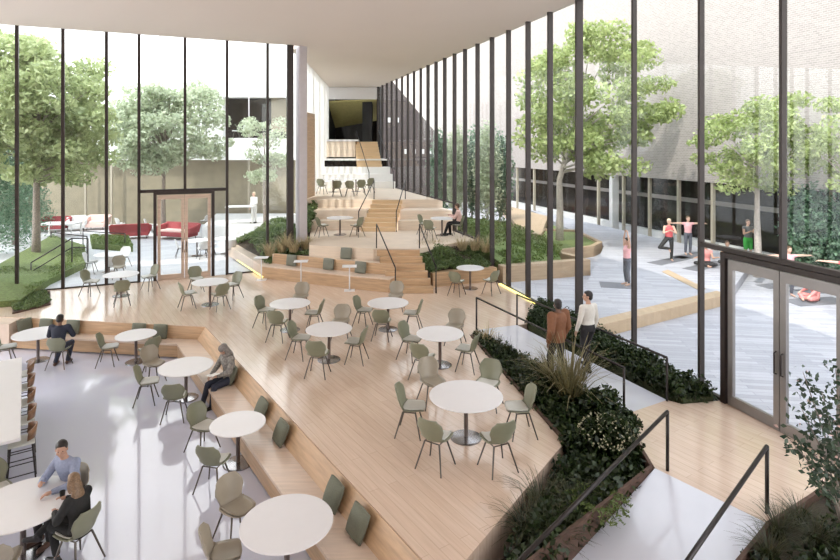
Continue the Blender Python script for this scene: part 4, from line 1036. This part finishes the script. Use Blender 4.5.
    # clothes
    if top:
        c = MB(); torso(c, .013 + jacket)
        if jacket: loft(c, [(J['pel'] - Vector((0, 0, .10)) * (1 if base is STAND else .3), hx * (.185), Vector((0, .14, 0))), (J['pel'] + Vector((0, 0, .05)), hx * .18, Vector((0, .135, 0)))])
        for q in 'LR':
            S, E, W = J['s' + q], J['e' + q], J['w' + q]; s = -1 if q == 'L' else 1; sl = top[2]
            if sl > 0:
                capsule(c, J['che'].lerp(J['nec'], .5) + sx * s * .1, S, .08, .068 + jacket)
                if sl <= .5: capsule(c, S, S.lerp(E, sl * 2), .066 + jacket, .058 + jacket)
                else: capsule(c, S, E, .066 + jacket, .054 + jacket); capsule(c, E, E.lerp(W, (sl - .5) * 1.9), .054 + jacket, .040 + jacket * .6)
        fused(c, top[0], M[top[1]], root, fine * 1.2, 4)
    c = MB(); fh = (J['spi'] - J['pel']).normalized().cross(hx).normalized(); ln = bottom[2]
    loft(c, [(J['pel'] - (J['spi'] - J['pel']).normalized() * .085, hx * .15, fh * .11), (J['pel'], hx * .172, fh * .126), (J['pel'].lerp(J['spi'], .5), hx * .158, fh * .12)])
    for q in 'LR':
        H, K, A = J['h' + q], J['k' + q], J['a' + q]
        if ln <= .5: capsule(c, H, H.lerp(K, ln * 2), .097, .085)
        else: capsule(c, H, K, .097, .071); capsule(c, K, K.lerp(A, (ln - .5) * 2 * .97), .071, .056)
    fused(c, bottom[0], M[bottom[1]], root, fine * 1.2, 4)
    if shoes:
        for q in 'LR':
            A, T = J['a' + q], J['t' + q]; d = T - A; d.z = 0; d = d.normalized() if d.length > .02 else Vector((0, 1, 0)); c = MB(); f0 = Vector((A.x, A.y, T.z + .012))
            capsule(c, f0 - d * .035, f0 + d * .05, .046, .045); capsule(c, f0 + d * .05, T + d * .015 + Vector((0, 0, .006)), .045, .036); capsule(c, A, f0, .044, .046)
            fused(c, 'shoe', M[shoes], root, fine, 2)
    # hair
    c = MB(); st_, hmn = hair
    c.ell((0, -.022, .040), (.083, .096, .092), 18, 12); c.ell((0, -.05, -.015), (.074, .062, .075), 16, 10); c.ell((0, .028, .085), (.058, .046, .03))
    if st_ in ('long', 'scarf'):
        c.ell((0, -.065, -.08), (.085, .06, .12)); c.ell((0, -.085, -.19), (.10, .055, .13))
        if st_ == 'long': c.ell((.02, -.10, -.30), (.09, .05, .09)); c.ell((-.05, -.085, -.27), (.05, .05, .10))
        for s in (-1, 1): c.ell((s * .07, -.01, -.06), (.026, .05, .10))
    if st_ == 'scarf':
        c.ell((0, -.01, -.15), (.11, .10, .06)); c.ell((0, .02, .05), (.085, .086, .085)); c.ell((0, .03, -.115), (.065, .065, .04))
    if st_ == 'bun': c.ell((0, -.10, .085), (.04, .04, .04))
    d = MB(); d.add([hm @ Vector(p) for p in c.v], c.f); o = fused(d, 'scarf' if st_ == 'scarf' else 'hair', M[hmn], root, .009, 3)
    return root
def face_to(x, y, tx, ty): return math.atan2(ty - y, tx - x) - math.pi / 2
PEOPLE = True
if PEOPLE:
    # dark suit, seen from behind at the first table
    x, y = at(57, 349, .45); d = Vector((T1[0] - x, T1[1] - y)); d = d.normalized(); x, y = T1[0] - d.x * .86, T1[1] - d.y * .86; 
    cx_, cy_ = at(59.5, 350, .44); px_, py_ = cx_, cy_
    fa = R(97); chair('sage', px_, py_, 0, fa, 'sage green shell chair under the person in the dark suit', CL)
    person('person in dark suit seated with the back to us at the back bench table', (px_, py_, 0), fa - math.pi / 2, SIT, dict(wL=(-.20, .40, .80), eL=(-.30, .10, .80), wR=(.16, .36, .80), eR=(.29, .10, .80), sL=(-.20, .02, 1.04), sR=(.20, .02, 1.04), aL=(-.15, .10, .085), tL=(-.16, .26, .03), aR=(.10, .22, .085), tR=(.11, .38, .03)), 'skind', ('jacket', 'navy', 1.), ('trousers', 'navy', 1.), 'shoe', ('short', 'hairblack'), look=R(-10), nod=R(12), jacket=.012)
    # reader on the diagonal bench
    x, y = at(227, 383, SEAT); fa = ndA + R(18)
    rd = person('person in a grey headscarf and plaid jacket reading on the diagonal bench', (x, y, SEAT - .44), fa - math.pi / 2, SIT, dict(wL=(-.10, .30, .72), wR=(.12, .33, .70), hed=(0, .09, 1.235), nec=(0, .02, 1.09), aL=(-.09, .45, .085), aR=(.12, .55, .085), tL=(-.10, .62, .05), tR=(.13, .72, .05)), 'skin', ('jacket', 'plaid', 1.), ('trousers', 'navy', 1.), 'shoedark', ('scarf', 'scarf'), nod=R(28), jacket=.008)
    bkx, bky = x + .34 * math.cos(fa), y + .34 * math.sin(fa)
    bk = MB(); bk.hexa([(-.15, -.1, 0), (0, -.1, -.02), (0, .1, -.02), (-.15, .1, 0)], [(-.15, -.1, .012), (0, -.1, .0), (0, .1, .0), (-.15, .1, .012)]); bk.hexa([(0, -.1, -.02), (.15, -.1, 0), (.15, .1, 0), (0, .1, -.02)], [(0, -.1, .0), (.15, -.1, .012), (.15, .1, .012), (0, .1, .0)])
    o = bk.build('open_book', M['paper']); o.location = (bkx, bky, SEAT + .30); o.rotation_euler = (0, R(-12), fa + math.pi / 2); tag(o, 'open white book in the hands of the reader in the headscarf', 'book')
    # two people talking
    mx_, my_ = at(67, 498, .45); fa = math.atan2(T6[1] - my_, T6[0] - mx_) + R(6)
    chair('beige', mx_, my_, 0, fa, 'beige shell chair under the person in the blue shirt', CL)
    person('person in a blue shirt with short hair, elbow on the round table', (mx_, my_, 0), fa - math.pi / 2, SIT, dict(wR=(.02, .40, .90), eR=(.26, .18, .77), wL=(-.16, .38, .79), eL=(-.27, .12, .78), nec=(0, .04, 1.09), che=(0, .0, .93), hed=(0, .09, 1.24)), 'skin', ('shirt', 'blueshirt', .98), ('trousers', 'charcoal', 1.), 'shoe', ('short', 'hairblack'), look=R(42), nod=R(8), jacket=.004)
    wx_, wy_ = at(77, 532, .45); fa2 = math.atan2(T6[1] - wy_, T6[0] - wx_) + R(-6)
    chair('sage', wx_, wy_, 0, fa2, 'sage green shell chair under the person with long fair-brown hair', CL)
    person('person with long wavy fair hair in black clothes, legs crossed, holding a cup', (wx_, wy_, 0), fa2 - math.pi / 2, SIT, dict(wL=(-.12, .30, .80), wR=(.08, .30, .90), eR=(.24, .13, .80), kL=(-.06, .42, .52), kR=(.03, .43, .60), aR=(-.17, .60, .42), tR=(-.23, .74, .36), aL=(-.08, .30, .085), tL=(-.09, .46, .03), hed=(0, .07, 1.245)), 'skin', ('sweater', 'blackcloth', 1.), ('trousers', 'blackcloth', .93), 'shoedark', ('long', 'hairblond'), look=R(-12), nod=R(10), jacket=.008, k=.92)
    cdir = Matrix.Rotation(fa2 - math.pi / 2, 3, 'Z') @ Vector((.06, .36, 0)) * .92
    cup = MB().lathe([(.030, 0), (.038, .09), (.035, .09), (.028, .008)], 20); o = cup.build('cup', M['dark'], None, True); o.location = (wx_ + cdir.x, wy_ + cdir.y, .835); tag(o, 'black cup held by the person with long fair hair', 'cup')
    # two walkers on the path
    x, y = at(558, 381, DECK); v = Vector((RA[0] - PA[0], RA[1] - PA[1])); fa = math.atan2(v.y, v.x)
    person('person in a rust brown jacket walking away along the path', (x, y, DECK), fa - math.pi / 2 + R(10), STAND, dict(kL=(-.10, .14, .51), aL=(-.10, .12, .085), tL=(-.11, .29, .04), kR=(.10, .02, .50), aR=(.10, -.22, .11), tR=(.11, -.06, .03), sL=(-.21, -.01, 1.42), sR=(.21, -.01, 1.42), eL=(-.28, -.06, 1.13), eR=(.28, -.02, 1.13), wL=(-.27, .02, .88), wR=(.27, .10, .88)), 'skind', ('jacket', 'rust', 1.), ('trousers', 'charcoal', 1.), 'shoedark', ('short', 'hairblack'), look=R(-20), jacket=.03, k=1.01)
    x, y = at(588, 370, DECK)
    person('person in a cream long-sleeved shirt and dark trousers walking on the path', (x, y, DECK), fa - math.pi / 2, STAND, dict(kL=(-.09, .06, .50), aL=(-.09, -.12, .10), tL=(-.10, .04, .03), kR=(.09, .14, .51), aR=(.09, .13, .085), tR=(.10, .30, .04), eL=(-.25, -.02, 1.13), wL=(-.25, .08, .89)), 'skin', ('shirt', 'cream', 1.), ('trousers', 'charcoal', 1.), 'shoedark', ('short', 'hairblack'), look=R(55), k=1.02)
    # raised floor
    px_, py_ = at(458, 225, UPPER_B + .45); fa = math.atan2(U2[1] - py_, U2[0] - px_) + R(-10)
    chair('sage', px_, py_, UPPER_B, fa, 'sage green shell chair under the person in pink on the raised floor', CU)
    person('person in a pink top and black trousers seated on the first raised floor', (px_, py_, UPPER_B), fa - math.pi / 2, SIT, dict(wL=(-.12, .34, .86), wR=(.12, .34, .86), aL=(-.1, .55, .085), tL=(-.11, .70, .04)), 'skin', ('top', 'pink', 1.), ('trousers', 'blackcloth', 1.), 'shoedark', ('short', 'hairbrown'), nod=R(12), fine=.013)
    # exercising outside
    def out_p(label, px, py, z, face, **kw): x, y = at(px, py, z); return person(label, (x, y, z + .012), R(face), fine=.013, shoes=kw.pop('shoes', None), **kw)
    up = dict(eL=(-.17, .02, 1.70), wL=(-.09, .03, 1.92), eR=(.17, .02, 1.70), wR=(.09, .03, 1.92), sL=(-.17, 0, 1.44), sR=(.17, 0, 1.44))
    tee = dict(eL=(-.45, 0, 1.42), wL=(-.70, 0, 1.42), eR=(.45, 0, 1.42), wR=(.70, 0, 1.42))
    pray = dict(eL=(-.25, .14, 1.17), wL=(-.04, .22, 1.27), eR=(.25, .14, 1.17), wR=(.04, .22, 1.27))
    out_p('dark haired person beside the dark mullion stretching both arms, grey leggings', 627, 285.5, HI, 100, base=STAND, pose=up, top=('top', 'pinktop', 0.), bottom=('leggings', 'slate', .95), hair=('bun', 'hairblack'), k=.93)
    out_p('fair haired person in red top balancing on one leg with joined hands', 669, 261, HI, 170, base=STAND, pose={**pray, 'kR': (.42, .22, .58), 'aR': (.02, .08, .52), 'tR': (-.02, .1, .40)}, top=('top', 'redtop', 0.), bottom=('trousers', 'blackcloth', 1.), hair=('short', 'hairfair'), skin='skinp')
    out_p('person in a pink top with arms spread and slate leggings', 688, 255, HI, 175, base=STAND, pose=tee, top=('top', 'pinktop', .12), bottom=('leggings', 'slate', .95), hair=('bun', 'hairbrown'), skin='skinp', k=.97)
    out_p('person in green shorts and grey top standing left of the pale tree trunk', 748, 262, HI, 180, base=STAND, pose=pray, top=('top', 'greytop', .1), bottom=('shorts', 'green', .42), hair=('short', 'hairbrown'), k=1.0)
    out_p('person in a pink top with arms spread right of the tall mullion', 789, 296.6, OUT, 180, base=STAND, pose=tee, top=('top', 'pinktop', .12), bottom=('leggings', 'slate', .95), hair=('short', 'hairbrown'), skin='skinp', k=.97)
    out_p('person in a red top at the very edge beyond the door transom', 848, 309, OUT, 150, base=STAND, pose=tee, top=('top', 'redtop', .1), bottom=('leggings', 'charcoal', .95), hair=('short', 'hairfair'), skin='skinp')
    FLOORSIT = dict(SIT); 
    low = {n: (p[0], p[1], p[2] - .44) for n, p in SIT.items()}
    cross = {**low, 'kL': (-.36, .26, .13), 'aL': (.10, .30, .07), 'tL': (.20, .34, .05), 'kR': (.36, .26, .13), 'aR': (-.10, .38, .07), 'tR': (-.20, .40, .05), 'hL': (-.095, 0, .10), 'hR': (.095, 0, .10), 'pel': (0, -.03, .12)}
    out_p('person in coral sitting cross-legged on a mat, seen through the door', 814, 301, OUT, 80, base=cross, pose=dict(wL=(-.30, .26, .22), wR=(.30, .26, .22), nec=(0, .10, .62), hed=(0, .18, .75), che=(0, .05, .48)), top=('top', 'coral', .9), bottom=('leggings', 'coral', .95), hair=('short', 'hairfair'), skin='skinp')
    out_p('person sitting behind the dark mullion with a twisted torso', 706, 266, HI, 150, base=cross, pose=dict(wL=(-.40, .20, .40), wR=(.36, .1, .30)), top=('top', 'coral', .1), bottom=('leggings', 'charcoal', .95), hair=('short', 'hairbrown'))
    out_p('person sitting cross-legged above the door transom, left of the green shorts', 727, 264, HI, 170, base=cross, pose=dict(wL=(-.30, .26, .22), wR=(.30, .26, .22)), top=('top', 'greytop', .1), bottom=('leggings', 'charcoal', .95), hair=('short', 'hairbrown'))
    x, y = at(254, 223, 1.5)
    person('person in white standing by the white tables on the terrace', (x, y, 1.5), R(160), STAND, dict(wL=(-.15, .3, 1.05), eL=(-.25, .1, 1.12)), 'skinp', ('shirt', 'outwhite', 1.), ('trousers', 'outwhite', 1.), 'shoedark', ('short', 'hairfair'), fine=.014)

# ================================================================== planting
# courtyard and terrace trees
tree('tree', 'leafy courtyard tree in the timber planter, seen between the narrow mullions', (6.95, 28.0, 1.1), 5.5, (8.4, 27.2, 7.6), (3.6, 3.4, 3.9), M['leafR'], M['barkpale'], 74, 230, .12, .95, .17, .55)
tree('tree', 'leafy courtyard tree beside the person in green shorts', (12.55, 20.9, HI), 4.2, (12.55, 20.9, 6.0), (2.2, 2.0, 2.1), M['leafR'], M['barkpale'], 46, 170, .085, .6, .12, .5)
tree('tree', 'big terrace tree on the grass mound at the picture edge', (-16.4, 24.0, 1.0), 5.6, (-16.4, 24.2, 7.2), (3.0, 2.8, 3.5), M['leafL'], M['bark'], 95, 260, .12, .9, .15, .52)
tree('tree', 'pale terrace tree above the wood framed doors', (-14.9, 32.6, OUT), 4.6, (-14.4, 32.0, 6.8), (3.2, 2.6, 2.9), M['leafpale'], M['bark'], 70, 230, .12, .9, .13, .5)
tree('tree', 'small pale tree in front of the dark balcony by the corner post', (-8.2, 29.6, OUT), 4.2, (-8.2, 29.6, 5.9), (1.25, 1.1, 2.4), M['leafpale'], M['bark'], 26, 140, .08, .5, .08, .45)
for i, (px, y, top_, w, lab) in enumerate(((-8, 26.0, 118, 1.5, 'dark green conifer at the picture edge beyond the terrace glass'), (14, 29.0, 120, 1.7, 'green conifer between the edge mullion and the big tree trunk'), (-50, 30, 80, 2.2, 'tall conifer outside the picture edge'), (25, 33, 140, 1.6, 'low conifer behind the big tree trunk'))):
    p = at_depth(px, top_, y); h_ = p.z - OUT
    root = thing('conifer', lab, 'tree', (p.x, y, OUT), group='conifers at the terrace edge')
    MB().tube([(0, 0, 0), (0, 0, h_ * .9)], [.11, .03], 8).build('trunk', M['bark'], root, True)
    P = []
    for k in range(60):
        t = k / 60; zz = h_ * (.08 + .92 * t); r_ = w * (1 - t) ** .75 + .08; a = k * 2.4
        P.append(ball(110, (math.cos(a) * r_ * .55, math.sin(a) * r_ * .55, zz), (r_ * .6, r_ * .6, h_ * .04 + .1), .2))
    link('foliage', leaf_mesh('foliage', np.concatenate(P), .085, .35), M['conifer'], root)
def shrub(label, x, y, z, r, n, leafm, leaf, cat='shrub', group=None, clumps=9):
    root = thing('shrub', label, cat, (x, y, z), group=group)
    st_ = MB()
    for k in range(4): st_.tube([(0, 0, 0), (r[0] * .3 * math.cos(k * 1.7), r[1] * .3 * math.sin(k * 1.7), r[2] * .8)], [.02, .008], 5)
    st_.build('stem', M['bark'], root); link('foliage', bush_mesh('foliage', r, n, leaf, clumps), leafm, root); return root
for i, (px, y, top_, w, lm, lab) in enumerate(((441, 35.5, 140, 1.0, 'conifer', 'tall dark shrub column nearest the shadow-shaped wing'), (457, 34.5, 134, 1.0, 'leafpale', 'tall pale shrub column second from the shadow-shaped wing'), (472, 35.5, 138, 1.0, 'conifer', 'tall dark shrub column in the middle of the row'), (487, 34, 132, 1.0, 'leafpale', 'tall pale shrub column second from the timber deck'), (500, 35, 140, .9, 'conifer', 'tall dark shrub column nearest the timber deck'))):
    p = at_depth(px, top_, y); shrub(lab + ' beyond the courtyard glass', p.x, y, OUT, (w, w, (p.z - OUT)), 5600, M[lm], .085, 'shrub', 'tall shrubs by the courtyard building', 26)
for (px, py, y, w, h_, lab) in ((813, 250, 20.2, 1.4, 3.3, 'big dark green bush right of the tall mullion'), (852, 250, 19.3, 1.05, 3.3, 'big dark green bush at the picture edge')):
    p = at_depth(px, py, y); shrub(lab + ' outside', p.x, y, OUT, (w, w * .8, h_), 6500, M['conifer'], .075, 'shrub', None, 16)
tree('tree', 'slim courtyard tree behind the dark bushes at the picture edge', (14.3, 18.6, OUT), 4.4, (14.2, 18.6, 5.8), (1.4, 1.3, 1.7), M['leafR'], M['bark'], 26, 150, .075, .55, .09, .5)

# beds inside
def poly_solid(name, label, pts, z0, zs, m):
    return struct(MB().prism(pts, z0, zs).build(name, m), label)
bedL = [(-5.95, 22.05), (-5.2, 21.95), (-4.4, 21.75), (-4.95, 24.2), (-5.35, 25.3), (-6.6, 27.0), (-8.7, 26.5)]
zL = [1.18, 1.40, 1.62, 1.9, 2.2, 2.3, 1.25]
poly_solid('ground_bed', 'sloping soil of the bed beside the curved bench', bedL, DECK, zL, M['soil'])
def zf_from(pts, zs):
    def f(x, y):
        w = [1 / ((x - p[0]) ** 2 + (y - p[1]) ** 2 + .02) for p in pts]; return sum(a * b for a, b in zip(w, zs)) / sum(w)
    return f
cover('bed_foliage', 'green groundcover in the bed behind the curved bench', 'groundcover', bedL, 15000, zf_from(bedL, zL), .17, M['bushmid'], .05, .22)
bedH = [(-5.32, 24.5), (-4.85, 24.35), (-5.0, 27.25), (-5.58, 27.25)]
poly_solid('ground_bed', 'soil strip beside the seating steps along the hall glazing', bedH, DECK, [2.1, 2.0, 2.75, 2.75], M['soil'])
cover('bed_foliage', 'green groundcover climbing beside the seating steps', 'groundcover', bedH, 5000, lambda x, y: 2.05 + (y - 24.4) * .26, .42, M['bushmid'], .05, .16)
bedR = [(-.06, 20.84), (.26, 20.12), (.47, 20.40), (1.4, 20.82), (2.62, 21.15), (right_x(22.7) - .15, 22.7), (.72, 21.55)]
zR = [1.80, 1.25, 1.22, 1.22, 1.22, 1.85, 1.9]
poly_solid('ground_bed', 'sloping soil of the bed beside the lowest steps', bedR, DECK, zR, M['soil'])
cover('bed_foliage', 'green groundcover in the bed between the lowest steps and the courtyard glass', 'groundcover', bedR, 9000, zf_from(bedR, zR), .20, M['bushmid'], .05, .22)
bedO = [(right_x(21) + .25, 21.15), (5.6, 22.3), (6.1, 25.0), (4.6, 30.0), (2.8, 33), (right_x(30) + .25, 30), (right_x(25) + .25, 25)]
zO = [1.30, 1.30, 1.30, 1.6, 1.3, 2.3, 2.1]
poly_solid('ground_bed', 'sloping soil of the outdoor bed along the courtyard glass', bedO, OUT, zO, M['grassgreen'])
cover('bed_foliage', 'green groundcover in the outdoor bed along the courtyard glass', 'groundcover', bedO, 14000, zf_from(bedO, zO), .26, M['fern'], .06, .28)
cover('bed_foliage', 'clipped dark foliage of the low planter along the courtyard glass', 'groundcover', inset(hedge_poly, .02), 30000, lambda x, y: .72, .44, M['bushdark'], .045, .18)
cover('bed_foliage', 'dark groundcover in the long rusty planter', 'groundcover', inset(mid_poly, .12), 24000, lambda x, y: .62 if y > 9.3 else .44, .42, M['bushdark'], .05, .22)
cover('bed_foliage', 'dark groundcover in the bottom corner planter', 'groundcover', inset(corner_poly, .12), 9000, lambda x, y: .60, .30, M['bushdark'], .05, .22)
cover('bed_foliage', 'green groundcover in the small bed by the terrace glass', 'groundcover', inset(side_poly, .06), 3500, lambda x, y: DECK + .03, .12, M['bushmid'], .045, .16)
link('grass', leaf_mesh('grass', np.array([(x, y, zf_from(gm, gz)(x, y) - .03 + random.random() * .05) for x, y in scatter(gm, 9000)]), .03), M['fern'], mo)['kind'] = 'stuff'
# grasses: every tuft is a thing
TUFT = {}
def tuft(kind, x, y, z, rz, k, label, group):
    spec = {'gold': (150, .13, 1.15, .75, 'grass', .013), 'straw': (90, .12, .55, .38, 'straw', .010), 'dark': (130, .10, .62, .55, 'grassdark', .010), 'fine': (110, .10, .75, .22, 'grassdark', .008)}[kind]
    if kind not in TUFT:
        me = blades('ornamental_grass', *spec[:4], spec[5]); me.materials.append(M[spec[4]]); TUFT[kind] = me
    o = bpy.data.objects.new('ornamental_grass', TUFT[kind]); C.objects.link(o); o.location = (x, y, z); o.rotation_euler = (0, 0, rz); o.scale = (k, k, k); return tag(o, label, 'grass', group)
def tuft_px(kind, px, py, z, k, label, group): x, y = at(px, py, z); return tuft(kind, x, y, z, random.uniform(0, 6), k, label, group)
GA = 'ornamental grasses in the planters'
tuft_px('gold', 571, 408, .66, 1.4, 'large arching golden grass in the middle of the rusty planter', GA)
tuft_px('gold', 553, 396, .66, .95, 'golden grass just behind the largest arching one', GA)
for (px, py, k, lab) in ((497, 352, .8, 'first from the path start'), (508, 361, .85, 'second from the path start'), (519, 370, .8, 'third from the path start'), (530, 379, .85, 'beside the golden grass')): tuft_px('fine', px, py, .66, k, 'fine upright grass in the rusty planter, ' + lab, GA)
tuft_px('straw', 487, 345, .66, 1.1, 'pale feathery grass at the path end of the rusty planter', GA)
for (px, py, k, lab) in ((541, 514, 1.05, 'by the near deck corner'), (528, 538, 1.05, 'under the ramp handrail'), (553, 548, .95, 'at the bottom rim'), (576, 522, 1.0, 'near the light green fern')): tuft_px('dark', px, py, .44, k, 'dark arching grass in the rusty planter ' + lab, GA)
for (px, py, k, lab) in ((779, 538, .75, 'beside the handrail foot'), (800, 525, .7, 'along the landing edge'), (815, 545, .7, 'under the leafy shrub'), (770, 560, .7, 'at the bottom edge')): tuft_px('dark', px, py, .66, k, 'dark arching grass in the corner planter ' + lab, GA)
for (px, py, z, lab) in ((270, 256, 1.45, 'left end'), (282, 252, 1.6, 'second from left'), (294, 252, 1.65, 'third from left'), (306, 249, 1.7, 'right end'), (287, 247, 1.75, 'middle back')): tuft_px('straw', px, py, z, 1.35, 'straw coloured grass below the grey column, ' + lab, 'straw grasses in the left bed')
for (px, py, z, lab) in ((424, 254, 1.6, 'closest to the steps'), (436, 252, 1.65, 'second from the steps'), (450, 256, 1.5, 'in the middle'), (462, 250, 1.75, 'fourth from the steps'), (475, 250, 1.75, 'near the glass'), (486, 252, 1.7, 'touching the glass')): tuft_px('straw', px, py, z, 1.35, 'straw coloured grass in the bed below the person in pink, ' + lab, 'straw grasses in the right bed')
# shrubs of the long planter
def shrub_px(label, px, py, z, r, n, lm, leaf, clumps=9): x, y = at(px, py, z); return shrub(label, x, y, z, r, n, M[lm], leaf, clumps=clumps)
shrub_px('dark rounded shrub beside the golden grass in the rusty planter', 598, 425, .66, (.48, .48, .62), 2600, 'bushdark', .045)
shrub_px('dark rounded shrub at the path corner of the rusty planter', 622, 440, .66, (.40, .40, .45), 2000, 'bushdark', .04)
shrub_px('dark shrub between the six-seat table and the golden grass', 545, 400, .66, (.42, .42, .45), 2000, 'bushdark', .045)
shrub_px('dark shrub at the deck corner of the rusty planter', 584, 462, .44, (.42, .42, .42), 2000, 'bushdark', .045)
fl = shrub_px('dark shrub dotted with small cream flowers in the rusty planter', 606, 452, .66, (.48, .48, .52), 2600, 'bushdark', .045)
link('flower', leaf_mesh('flower', ball(260, (0, 0, .36), (.46, .46, .24), .85), .022, .8), M['bloom'], fl)['kind'] = 'stuff'
# light green fern
fx, fy = at(596, 520, .46); fe = thing('fern', 'light green feathery fern near the ramp rim of the rusty planter', 'fern', (fx, fy, .46)); P = []
for k in range(26):
    a = k * 2.4; ln = random.uniform(.35, .55)
    for t in np.linspace(.12, 1, 26):
        r_ = ln * t; z = .42 * math.sin(min(1., t * 1.15) * 2.2) ; w = .085 * (1 - t * .8)
        for s in (-1, 1): P.append((r_ * math.cos(a) - s * w * random.random() * math.sin(a), r_ * math.sin(a) + s * w * random.random() * math.cos(a), z * .8))
link('frond', leaf_mesh('frond', np.array(P), .028, .4, .5), M['fern'], fe)
# leafy shrub reaching in at the edge
sx_, sy_ = at(850, 548, .66); ls = thing('shrub', 'leafy shrub with open branches reaching over the landing at the picture edge', 'shrub', (sx_, sy_, .66)); P = []; mb = MB()
ends = [at_depth(803, 372, 6.6), at_depth(822, 392, 6.4), at_depth(800, 405, 6.4), at_depth(790, 440, 6.3), at_depth(812, 450, 6.2), at_depth(812, 478, 6.0), at_depth(836, 430, 6.1), at_depth(846, 400, 6.2), at_depth(850, 460, 5.9), at_depth(835, 365, 6.5), at_depth(862, 420, 6.0), at_depth(880, 440, 5.9)]
for e in ends:
    e = Vector((e.x - sx_, e.y - sy_, e.z - .66)); mid = e * .5 + Vector((0, 0, .25)); pts = [Vector((0, 0, 0)), e * .25 + Vector((0, 0, .2)), mid, e * .8 + Vector((0, 0, .1)), e]; mb.tube(pts, [.022, .016, .011, .007, .003], 6)
    for k in range(85):
        t = .45 + .55 * random.random(); i = min(3, int(t * 4)); p = pts[i].lerp(pts[i + 1], t * 4 - i); P.append(tuple(p + Vector((random.gauss(0, .075), random.gauss(0, .075), random.gauss(0, .05)))))
mb.build('branch', M['bark'], ls, True); link('foliage', leaf_mesh('foliage', np.array(P), .038, .6), M['leafdark'], ls)
link('flower', leaf_mesh('flower', np.array(P)[rng.choice(len(P), 40)] + rng.normal(size=(40, 3)) * .03, .022, .9), M['pink'], ls)['kind'] = 'stuff'

# ================================================================== light, camera
w = bpy.data.worlds.new('world'); bpy.context.scene.world = w; w.use_nodes = True
nt = w.node_tree; bg = nt.nodes['Background']
tc = nt.nodes.new('ShaderNodeTexCoord'); sp_ = nt.nodes.new('ShaderNodeSeparateXYZ'); nt.links.new(tc.outputs['Generated'], sp_.inputs[0])
rp_ = nt.nodes.new('ShaderNodeValToRGB'); nt.links.new(sp_.outputs['Z'], rp_.inputs['Fac'])
rp_.color_ramp.elements[0].position = 0.; rp_.color_ramp.elements[0].color = (1., .985, .96, 1)
rp_.color_ramp.elements[1].position = .8; rp_.color_ramp.elements[1].color = (.80, .88, 1., 1)
nt.links.new(rp_.outputs['Color'], bg.inputs['Color']); bg.inputs['Strength'].default_value = 2.5
sun = bpy.data.lights.new('sun', 'SUN'); sun.energy = 1.75; sun.angle = R(.8); sun.color = (1., .95, .88)
so = bpy.data.objects.new('sun', sun); C.objects.link(so)
sd = Vector((.50, .62, -1.12)).normalized(); so.rotation_euler = sd.to_track_quat('-Z', 'Y').to_euler()
cam = bpy.data.cameras.new('camera'); cam.sensor_width = 36; cam.lens = F * 36 / 840; cam.shift_y = -(280 - HZ) / 840; cam.clip_end = 300
co = bpy.data.objects.new('camera', cam); C.objects.link(co); co.location = (0, 0, CAM); co.rotation_euler = (math.pi / 2, 0, 0)
sc = bpy.context.scene; sc.camera = co
sc.view_settings.view_transform = 'Standard'; sc.view_settings.look = 'None'; sc.view_settings.gamma = 1; sc.view_settings.use_curve_mapping = False
sc.view_settings.exposure = 1.0
try: sc.cycles.transparent_max_bounces = 24; sc.cycles.max_bounces = 10; sc.cycles.diffuse_bounces = 5
except Exception: pass
